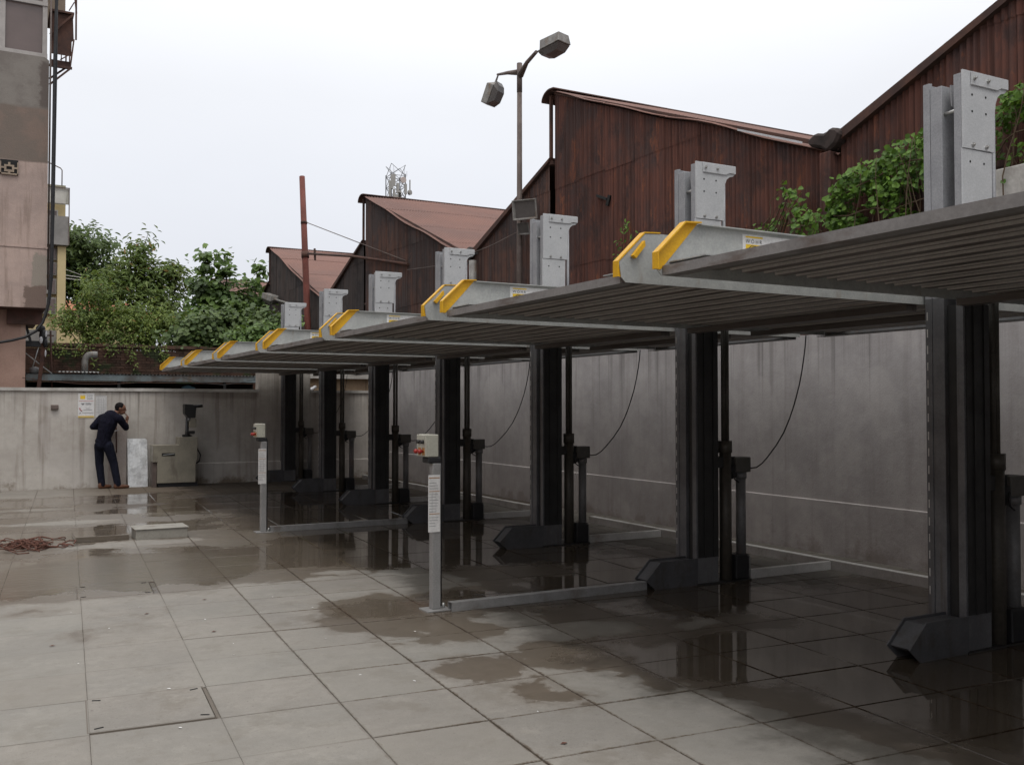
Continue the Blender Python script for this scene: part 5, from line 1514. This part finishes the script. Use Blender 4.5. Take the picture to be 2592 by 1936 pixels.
def tree(name, base, blobs, nleaf, size, mat, label, trunk_r, shape='oval', group=None, clump=0.35, cat='tree'):
    """blobs: (x, y, z, rx, ry, rz) lobes of the crown; leaves gather in twig clumps on and inside the lobes"""
    t = thing(name, base, label, cat, group)
    tm = MB()
    zt = np.mean([b[2] for b in blobs])
    fork = Vector((base[0] + 0.1, base[1], base[2] + (zt - base[2]) * 0.45))
    tm.tube([base, Vector(base).lerp(fork, 0.5) + Vector((0.08, 0, 0)), fork], [trunk_r, trunk_r * 0.8, trunk_r * 0.65], 9)
    build('trunk', tm, M['wood'], t)
    vol = np.array([b[3] * b[4] * b[5] for b in blobs]) ** 0.75
    vol /= vol.sum()
    PP, NN = [], []
    for bi, b in enumerate(blobs):
        c = np.array(b[:3]); r = np.array(b[3:])
        lm = MB()
        mid = fork.lerp(Vector(b[:3]), 0.5) + Vector((random.uniform(-.2, .2), random.uniform(-.2, .2), random.uniform(-.1, .2)))
        lm.tube([fork, mid, Vector(b[:3])], [trunk_r * 0.5, trunk_r * 0.3, trunk_r * 0.12], 6)
        n = int(nleaf * vol[bi])
        per = 14
        nc = max(4, n // per)
        d = rng.normal(0, 1, (nc, 3)); d /= np.linalg.norm(d, axis=1)[:, None]
        rad = rng.uniform(0.25, 1.0, nc) ** 0.45
        cc = c + d * r * rad[:, None] * (1 + 0.24 * rng.normal(0, 1, (nc, 1)))
        for q in range(min(nc, 10)):
            lm.tube([Vector(b[:3]), Vector(b[:3]).lerp(Vector(cc[q]), 0.55) + Vector((0, 0, .05)), Vector(cc[q])], [trunk_r * 0.12, trunk_r * 0.07, trunk_r * 0.03], 4)
        build('limb', lm, M['wood'], t)
        cs = clump * rng.uniform(0.6, 1.3, (nc, 1, 1))
        off = rng.normal(0, 1, (nc, per, 3)) * cs * np.array([1, 1, 0.7])
        pts = (cc[:, None, :] + off).reshape(-1, 3)
        nn = np.repeat(d, per, axis=0) * 0.6 + np.array([0, -0.25, 0.75])
        PP.append(pts); NN.append(nn)
    V, F = leaves(np.concatenate(PP), np.concatenate(NN), size, shape)
    cloud_mesh('crown', V, F, mat, t)
    return t
k48 = 50 / 36.0
tree('broad_tree', (4.6, 50, 0), [(4.2, 50, 9.2, 1.5, 1.5, 0.9), (3.4, 50, 8.4, 1.0, 1.3, 1.0), (5.0, 50, 8.0, 1.1, 1.3, 0.9), (4.0, 50, 7.2, 1.2, 1.2, 0.8), (3.6, 50.5, 9.3, 0.7, 1, 0.5), (2.9, 50, 7.3, .8, 1, 1.2)],
     6000, 0.29, M['leaf_dark'], 'dark dense tree standing behind the others, nearest the yellow building', 0.22, clump=0.26, group='trees beyond the far wall')
tree('mango_tree', (5.1, 37, 0), [(5.0, 37, 7.15, 0.55, 0.6, 0.45), (4.7, 37, 6.6, 0.5, .6, .45), (5.6, 37, 6.45, 0.8, .8, 0.5), (4.6, 37, 5.9, 1.0, .9, .7), (5.6, 37, 5.6, 1.0, .9, .7), (6.2, 37, 6.3, 0.35, .4, .4), (3.7, 37, 5.7, .7, .8, .5), (5.1, 37, 5.0, 1.3, 1, .6)],
     5200, 0.25, M['leaf_mid'], 'mid green tree with drooping leaf tufts in the middle of the trees', 0.16, 'long', clump=0.19, group='trees beyond the far wall')
tree('heart_leaf_tree', (7.5, 33.5, 0), [(7.3, 33.5, 5.1, .8, .7, .6), (7.9, 33.5, 5.0, .6, .6, .55), (6.6, 33.5, 5.5, .5, .6, .45), (7.2, 33.5, 6.0, .30, .3, .35), (6.6, 33.5, 6.25, .24, .25, .33), (8.25, 33.4, 5.75, .22, .2, .42), (7.4, 33.5, 4.2, 1.0, .8, .6),
      (6.4, 33.5, 4.6, .7, .6, .5), (7.15, 33.5, 6.55, .16, .18, .28), (6.5, 33.5, 6.6, .14, .15, .15), (8.35, 33.4, 6.3, .16, .15, .22)],
     3900, 0.20, M['leaf_peepal'], 'heart-leaved tree with upright shoots in front of the farthest rusty gable', 0.10, 'heart', clump=0.16, group='trees beyond the far wall')
tree('light_bush', (3.4, 31.6, 0), [(2.6, 31.6, 4.2, .7, .6, .45), (3.6, 31.5, 4.3, .9, .6, .5), (4.6, 31.5, 4.25, .8, .6, .5), (3.1, 31.4, 3.7, .8, .5, .35), (4.2, 31.4, 3.65, .9, .5, .4), (5.1, 31.5, 4.0, .45, .5, .35), (2.1, 31.4, 4.0, .35, .4, .25), (2.9, 31.5, 5.0, .45, .5, .4)],
     7600, 0.125, M['leaf_bush'], 'light yellow-green small-leaved bush spilling over the brick wall', 0.08, clump=0.14, group='trees beyond the far wall', cat='bush')
tree('dark_bush', (6.6, 30.8, 0), [(6.0, 30.8, 4.0, .9, .6, .6), (6.9, 30.8, 3.9, .9, .6, .6), (7.6, 30.6, 4.1, .7, .6, .5), (5.5, 30.6, 3.6, .6, .5, .4), (6.5, 30.6, 3.3, 1.2, .4, .4)],
     6000, 0.16, M['leaf_dark'], 'dark shaded bush between the light bush and the rusty gables', 0.08, 'heart', clump=0.17, group='trees beyond the far wall', cat='bush')
tree('green_bush', (7.0, 27.5, 0), [(7.0, 27.5, 3.6, .55, .4, .35), (7.6, 27.5, 3.9, .35, .3, .28), (6.5, 27.5, 3.4, .5, .4, .3), (7.3, 27.5, 3.3, .6, .4, .3)],
     2600, 0.13, M['leaf_peepal'], 'fresh green bush just left of the farthest silver post top', 0.05, 'heart', clump=0.14, group='trees beyond the far wall', cat='bush')
# creeper hanging on the brick wall
t = thing('creeper', (3.4, 29.9, 3.3), 'thin light green creeper hanging down over the brick wall', 'creeper')
st = MB(); PP = []
for q in range(12):
    x = 1.6 + q * 0.28 + random.uniform(-.1, .1); L = random.uniform(0.25, 0.75)
    pts = [(x, 29.93, 3.38)] + [(x + 0.12 * s + random.uniform(-.04, .04), 29.9, 3.38 - L * s) for s in (0.35, 0.7, 1.0)]
    st.tube(pts, 0.007, 4)
    for s in rng.uniform(0, 1, 26):
        PP.append((x + 0.12 * s + rng.normal(0, .07), 29.87 + rng.normal(0, .03), 3.38 - L * s + rng.normal(0, .05)))
build('stem', st, M['vine_stem'], t)
V, F = leaves(PP, np.tile([0, -0.8, 0.5], (len(PP), 1)), 0.085)
cloud_mesh('foliage', V, F, M['leaf_bush'], t)

# vine over the side wall: single leaves
vl_me = []
for q in range(3):
    me = bpy.data.meshes.new('leaf')
    w = (0.5, 0.44, 0.56)[q]
    vs = [(0, -0.42, 0), (w * 0.75, -0.48, .03), (w, -0.12, 0.10), (w * 0.55, 0.3, 0.06), (0, 0.62, -0.10), (-w * 0.55, 0.3, 0.06), (-w, -0.12, 0.10), (-w * 0.75, -0.48, .03), (0, 0, -0.02)]
    me.from_pydata(vs, [], [(8, 0, 1), (8, 1, 2), (8, 2, 3), (8, 3, 4), (8, 4, 5), (8, 5, 6), (8, 6, 7), (8, 7, 0)])
    me.update(); me.materials.append(M['leaf_vine']); vl_me.append(me)
def vine(outline, floor, label, nleaf, nrest, xs=(8.05, 8.34), size=0.066, group='leafy vines over the side wall'):
    """outline: (y, z_top); the vine fills from `floor` up to the outline"""
    ysv = [o[0] for o in outline]
    t = thing('vine', (8.15, float(np.mean(ysv)), 2.4), label, 'vine', group)
    oy = np.array([o[0] for o in outline]); oz = np.array([o[1] for o in outline]); of = np.array([o[2] for o in outline])
    st = MB()
    for q in range(22):
        y = random.uniform(oy[0], oy[-1])
        z1 = np.interp(y, oy, oz)
        y2 = y + random.uniform(-.5, .5); x = random.uniform(8.05, 8.3)
        z0 = np.interp(y, oy, of)
        wp = []
        for u in np.linspace(0, 1, 8):
            wp.append((x - .02 * u + random.uniform(-.015, .015), y2 + (y - y2) * u + 0.09 * math.sin(5 * u + q * 1.7) + random.uniform(-.02, .02), z0 - 0.1 + (z1 + 0.05 - z0) * u + random.uniform(-.02, .02)))
        st.tube(wp, [0.008, 0.008, 0.007, 0.007, 0.006, 0.005, 0.004, 0.003], 5)
    for q in range(5):
        f = (q + .5) / 5
        pts = [(8.15 + random.uniform(-.05, .05), y, np.interp(y, oy, of) * (1 - f) + np.interp(y, oy, oz) * f - 0.05 + random.uniform(-.06, .06)) for y in np.linspace(oy[0] + .1, oy[-1] - .1, 9)]
        st.tube(pts, 0.008, 5)
    build('stem', st, M['vine_stem'], t)
    base = t.location
    PP = []
    for q in range(nleaf + nrest):
        while True:
            y = random.uniform(oy[0], oy[-1])
            zt, zf = np.interp(y, oy, oz), np.interp(y, oy, of)
            f = 1 - abs(random.gauss(0, 0.36))
            if f < -0.05: continue
            z = zf + (zt - zf) * f + random.gauss(0, .03)
            if mnoise.noise(Vector((y * 3.0, z * 3.0, 3.1))) < 0.0 and f < 0.82: continue
            break
        x = random.uniform(*xs)
        if q < nleaf:
            x = xs[0] + (xs[1] - xs[0]) * random.random() * 0.6
            o = bpy.data.objects.new('leaf', random.choice(vl_me))
            COL.objects.link(o); o.parent = t
            o.location = Vector((x, y, z)) - base
            s = size * random.uniform(0.6, 1.25)
            o.scale = (s, s, s)
            o.rotation_euler = (R(random.gauss(52, 24)), R(random.gauss(0, 25)), R(random.gauss(-75, 40)))
        else:
            PP.append((x + 0.06, y, z))
    V, F = leaves(PP, np.tile([-0.7, -0.35, 0.5], (len(PP), 1)), size * 0.9, 'heart')
    o = cloud_mesh('inner_foliage', V, F, M['leaf_vine'], t)
    o['kind'] = 'stuff'
    return t
vine([(4.6, 4.55, 3.3), (5.0, 4.55, 3.3), (5.4, 4.50, 3.2), (5.62, 4.40, 3.1), (5.75, 4.2, 3.3)], 3.3, 'green leafy vine hanging on the gable right of the nearest silver post head', 200, 900)
vine([(5.9, 4.2, 2.4), (6.4, 4.32, 2.4), (6.7, 4.27, 2.4), (7.0, 4.18, 2.5), (7.3, 4.13, 2.6), (7.5, 4.05, 2.9), (7.65, 3.90, 3.1)], 2.4, 'big green leafy vine mass on the side wall left of the nearest silver post head', 295, 2300)
vine([(7.6, 3.74, 3.05), (7.85, 3.76, 3.25), (8.05, 3.80, 3.3), (8.17, 4.02, 3.45), (8.24, 4.16, 3.85), (8.31, 4.05, 3.75), (8.38, 3.82, 3.5), (8.7, 3.70, 3.4), (9.0, 3.64, 3.45), (9.2, 3.60, 3.5)], 3.2, 'smaller straggling vine with an upright tip just left of the big vine mass', 170, 300)
for yv, zv, lab in ((11.75, 4.22, 'small green sprig growing from the rusty gable between second and third silver heads'), (11.95, 3.95, 'tiny green sprig low on the rusty gable above the second platform nose')):
    t = thing('sprig', (8.42, yv, zv), lab, 'plant')
    build('stem', MB().tube([(8.46, yv - .12, zv - .2), (8.4, yv, zv), (8.38, yv + .08, zv + .12)], 0.006, 5), M['vine_stem'], t)
    PP = [(8.38 + rng.normal(0, .03), yv + rng.normal(0, .09), zv + rng.normal(0, .09)) for _ in range(16)]
    V, F = leaves(PP, np.tile([-0.7, -0.3, 0.5], (len(PP), 1)), 0.07)
    cloud_mesh('foliage', V, F, M['leaf_vine'], t)

# ================================================================== POLES, PIPES, LAMPS
LX, LY = 8.27, 14.84
def lamp_head(t, c, d, L=0.62, w=0.30, h=0.20, tiltv=0.0):
    """hooded street-lamp head from the arm tip c along d"""
    d = Vector(d).normalized(); s = d.cross(Vector((0, 0, 1))).normalized(); u = s.cross(d)
    def Q(a, b, e): return Vector(c) + d * a + s * b + u * e
    prof = [(0.0, .06, .05), (0.16, .09, .08), (0.22, .5, .5), (L, .5, .45)]
    mb = MB(); vs = []
    for a, ww, hh in prof:
        W2, H2 = w * ww, h * hh
        vs += [Q(a, -W2, -H2 * .8), Q(a, W2, -H2 * .8), Q(a, W2 * .8, H2), Q(a, -W2 * .8, H2)]
    fs = [(0, 3, 2, 1), (12, 13, 14, 15)]
    for i in range(3):
        for q in range(4):
            fs.append((4 * i + q, 4 * i + (q + 1) % 4, 4 * i + 4 + (q + 1) % 4, 4 * i + 4 + q))
    mb.add(vs, fs)
    hd = build('lamp_head', mb, M['lamp'], t, 0.008)
    vs = []
    for a, ww, e in ((0.14, .3, -.085), (0.24, .47, -.088), (L - .02, .46, -.084), (0.2, .3, -.16), (0.3, .36, -.19), (L - .1, .34, -.18)):
        vs += [Q(a, -w * ww, e), Q(a, w * ww, e)]
    fs = [(0, 1, 3, 2), (2, 3, 5, 4), (6, 8, 9, 7), (8, 10, 11, 9), (0, 6, 7, 1), (4, 5, 11, 10), (0, 2, 8, 6), (2, 4, 10, 8), (1, 7, 9, 3), (3, 9, 11, 5)]
    build('lamp_bowl', MB().add(vs, fs), M['lamp_in'], hd)
    return hd
t = thing('lamp_pole', (LX, LY, 0), 'tall rusty lamp pole with two arms and floodlights in front of the rusty gable', 'lamp pole')
build('pole', MB().tube([(LX, LY, 0.0), (LX, LY, 4.4), (LX, LY, 7.66)], [0.055, 0.05, 0.043], 12).tube([(LX, LY, 7.15), (LX, LY, 7.67)], 0.048, 12), M['pole'], t)
build('arm', MB().tube([(LX, LY - 0.03, 7.45), (LX - .03, LY - .32, 7.58), (LX - 0.06, LY - .70, 7.64)], [0.062, 0.036, 0.03], 8), M['pole'], t)
build('arm', MB().tube([(LX, LY + 0.03, 7.52), (LX - .02, LY + .4, 7.62), (LX - .03, LY + 0.78, 7.70)], [0.055, 0.034, 0.022], 8), M['pole'], t)
lamp_head(t, (LX - 0.05, LY - 0.66, 7.64), (0.30, -0.90, 0.12), 0.64, 0.33, 0.20)
lamp_head(t, (LX - 0.03, LY + 0.74, 7.70), (-0.18, 0.30, -0.80), 0.58, 0.30, 0.20)
def flood(t, c, w, h, dpt, d):
    d = Vector(d).normalized(); s = d.cross(Vector((0, 0, 1))).normalized(); u = s.cross(d)
    def Q(a, b, e): return Vector(c) + d * a + s * b + u * e
    vs = []
    for a, k in ((0, .62), (dpt, 1.0), (dpt, .88), (0.04, .5)):
        vs += [Q(a, -w / 2 * k, -h / 2 * k), Q(a, w / 2 * k, -h / 2 * k), Q(a, w / 2 * k, h / 2 * k), Q(a, -w / 2 * k, h / 2 * k)]
    fs = [(0, 3, 2, 1)]
    for i in range(3):
        for q in range(4):
            fs.append((4 * i + q, 4 * i + (q + 1) % 4, 4 * i + 4 + (q + 1) % 4, 4 * i + 4 + q))
    fs.append((12, 13, 14, 15))
    f = build('floodlight', MB().add(vs, fs), M['lamp'], t, 0.006)
    g = [Q(dpt * .8, -w * .43, -h * .43), Q(dpt * .8, w * .43, -h * .43), Q(dpt * .8, w * .43, h * .43), Q(dpt * .8, -w * .43, h * .43)]
    build('floodlight_glass', MB().add(g, [(0, 1, 2, 3)]), M['lamp_in'], f)
    return f
flood(t, (LX - .02, LY - .34, 5.0), .47, .35, .16, (-0.75, -0.55, -0.15))
flood(t, (LX - .02, LY - .22, 4.72), .22, .22, .10, (-0.6, -0.6, -0.45))
build('floodlight_bracket', MB().bar((LX, LY, 4.98), (LX - .02, LY - .3, 5.0), 0.04).bar((LX, LY, 4.7), (LX - .02, LY - .2, 4.72), 0.03), M['pole'], t)
# red oxide vent stack with strut and stay
t = thing('red_pipe', (8.25, 27.7, 0), 'tall red oxide pipe standing before the rusty gables, tied back by a strut', 'pipe')
build('pipe', MB().tube([(8.25, 27.45, 0), (8.25, 27.45, 3.8), (8.25, 27.76, 6.0), (8.25, 28.12, 8.43)], [0.095, 0.095, 0.092, 0.082], 14), M['rust_red'], t)
build('clamp', MB().tube([(8.25, 27.74, 5.95), (8.25, 27.775, 6.13)], 0.115, 12), M['rust_dark'], t)
build('clamp', MB().tube([(8.25, 27.89, 6.98), (8.25, 27.90, 7.04)], 0.10, 12), M['rust_dark'], t)
build('strut', MB().tube([(8.3, 27.6, 6.06), (8.35, 24, 5.50), (8.44, 20.35, 4.82)], 0.036, 8).bar((8.3, 27.0, 6.12), (8.3, 26.95, 5.78), .05), M['rust_dark'], t)
build('stay_wire', MB().tube([(8.28, 27.75, 7.0), (8.44, 20.5, 4.92)], 0.012, 6), M['pole'], t)
solo('wire', MB().tube([(8.44, 20.4, 4.7), (8.4, 18.4, 4.55), (8.35, 16.0, 4.62), (8.3, 14.9, 4.7)], 0.008, 5), M['pole'], 'thin wire strung along the gable between red pipe strut and lamp pole', 'wire')
solo('down_pipe', MB().tube([(8.3, 16.76, 2.2), (8.3, 16.76, 4.42)], 0.075, 10), M['lamp'], 'short pale pipe beside the fourth silver post head', 'pipe')
solo('cable', MB().tube([(8.28, 16.95, 2.4), (8.28, 17.0, 3.9), (8.28, 16.98, 4.35), (8.3, 16.8, 4.52), (8.34, 16.6, 4.55)], 0.012, 5), M['black'], 'thin black cable looping over the pale pipe', 'cable')
# street lamp fixed on the farthest gable
t = thing('wall_lamp', (8.4, 31.2, 5.0), 'grey street lamp head reaching out from the farthest rusty gable', 'lamp')
build('arm', MB().tube([(8.45, 30.2, 4.85), (8.3, 30.6, 4.95), (8.25, 30.9, 5.02)], 0.035, 8), M['lamp'], t)
lamp_head(t, (8.25, 30.8, 5.0), (-0.10, 0.95, 0.22), 1.05, 0.32, 0.22)

# telecom mast beyond
t = thing('telecom_mast', (72, 180, 0), 'distant lattice telecom mast with white antennas above the second roof', 'mast')
ls = MB()
c = [(70.6, 179), (73.6, 179), (73.6, 182), (70.6, 182)]
for x, y in c:
    ls.bar((x, y, 0), (x, y, 48), 0.16)
for z in np.arange(30, 48, 2.2):
    for q in range(4):
        a, b = c[q], c[(q + 1) % 4]
        ls.bar((*a, z), (*b, z), 0.09); ls.bar((*a, z), (*b, z + 2.2), 0.08); ls.bar((*b, z), (*a, z + 2.2), 0.08)
M['mast_grey'] = plain('mast_grey', (0.20, 0.20, 0.21), 0.6)
M['mast_white'] = plain('mast_white', (0.36, 0.345, 0.32), 0.7)
build('lattice', ls, M['mast_grey'], t)
for x, z0, z1, w in ((70.3, 44.6, 47.5, .45), (69.9, 42.5, 46.2, .35), (71.5, 43.8, 45.9, .5), (71.8, 41.5, 44, .55), (73.2, 43.8, 45.9, .5), (74.3, 44.0, 46.8, .15), (70.8, 43.0, 44.6, .4), (70.75, 45.2, 47.6, .5), (72.0, 41.0, 44.5, .5), (71.2, 41.0, 43.6, .7)):
    build('antenna_panel', MB().box(x, x + w, 178.4, 178.7, z0, z1), M['mast_white'], t)
build('dish', MB().tube([(72.9, 178.6, 46.6), (72.9, 178.3, 46.6)], 0.62, 14), weathered('dish_pink', (0.5, 0.42, 0.38), (0.45, 0.38, 0.35), 1, .7), t)
build('dish', MB().tube([(74.3, 178.9, 44.3), (74.55, 178.5, 44.3)], 0.5, 12), M['mast_white'], t)
wh = MB()
for x, z in ((70.4, 49.0), (71.0, 49.4), (73.4, 49.2), (73.9, 48.6), (71.3, 48.8)):
    wh.tube([(x, 179, 47.5), (x, 179, z)], 0.03, 4)
build('whip_antenna', wh, M['mast_grey'], t)
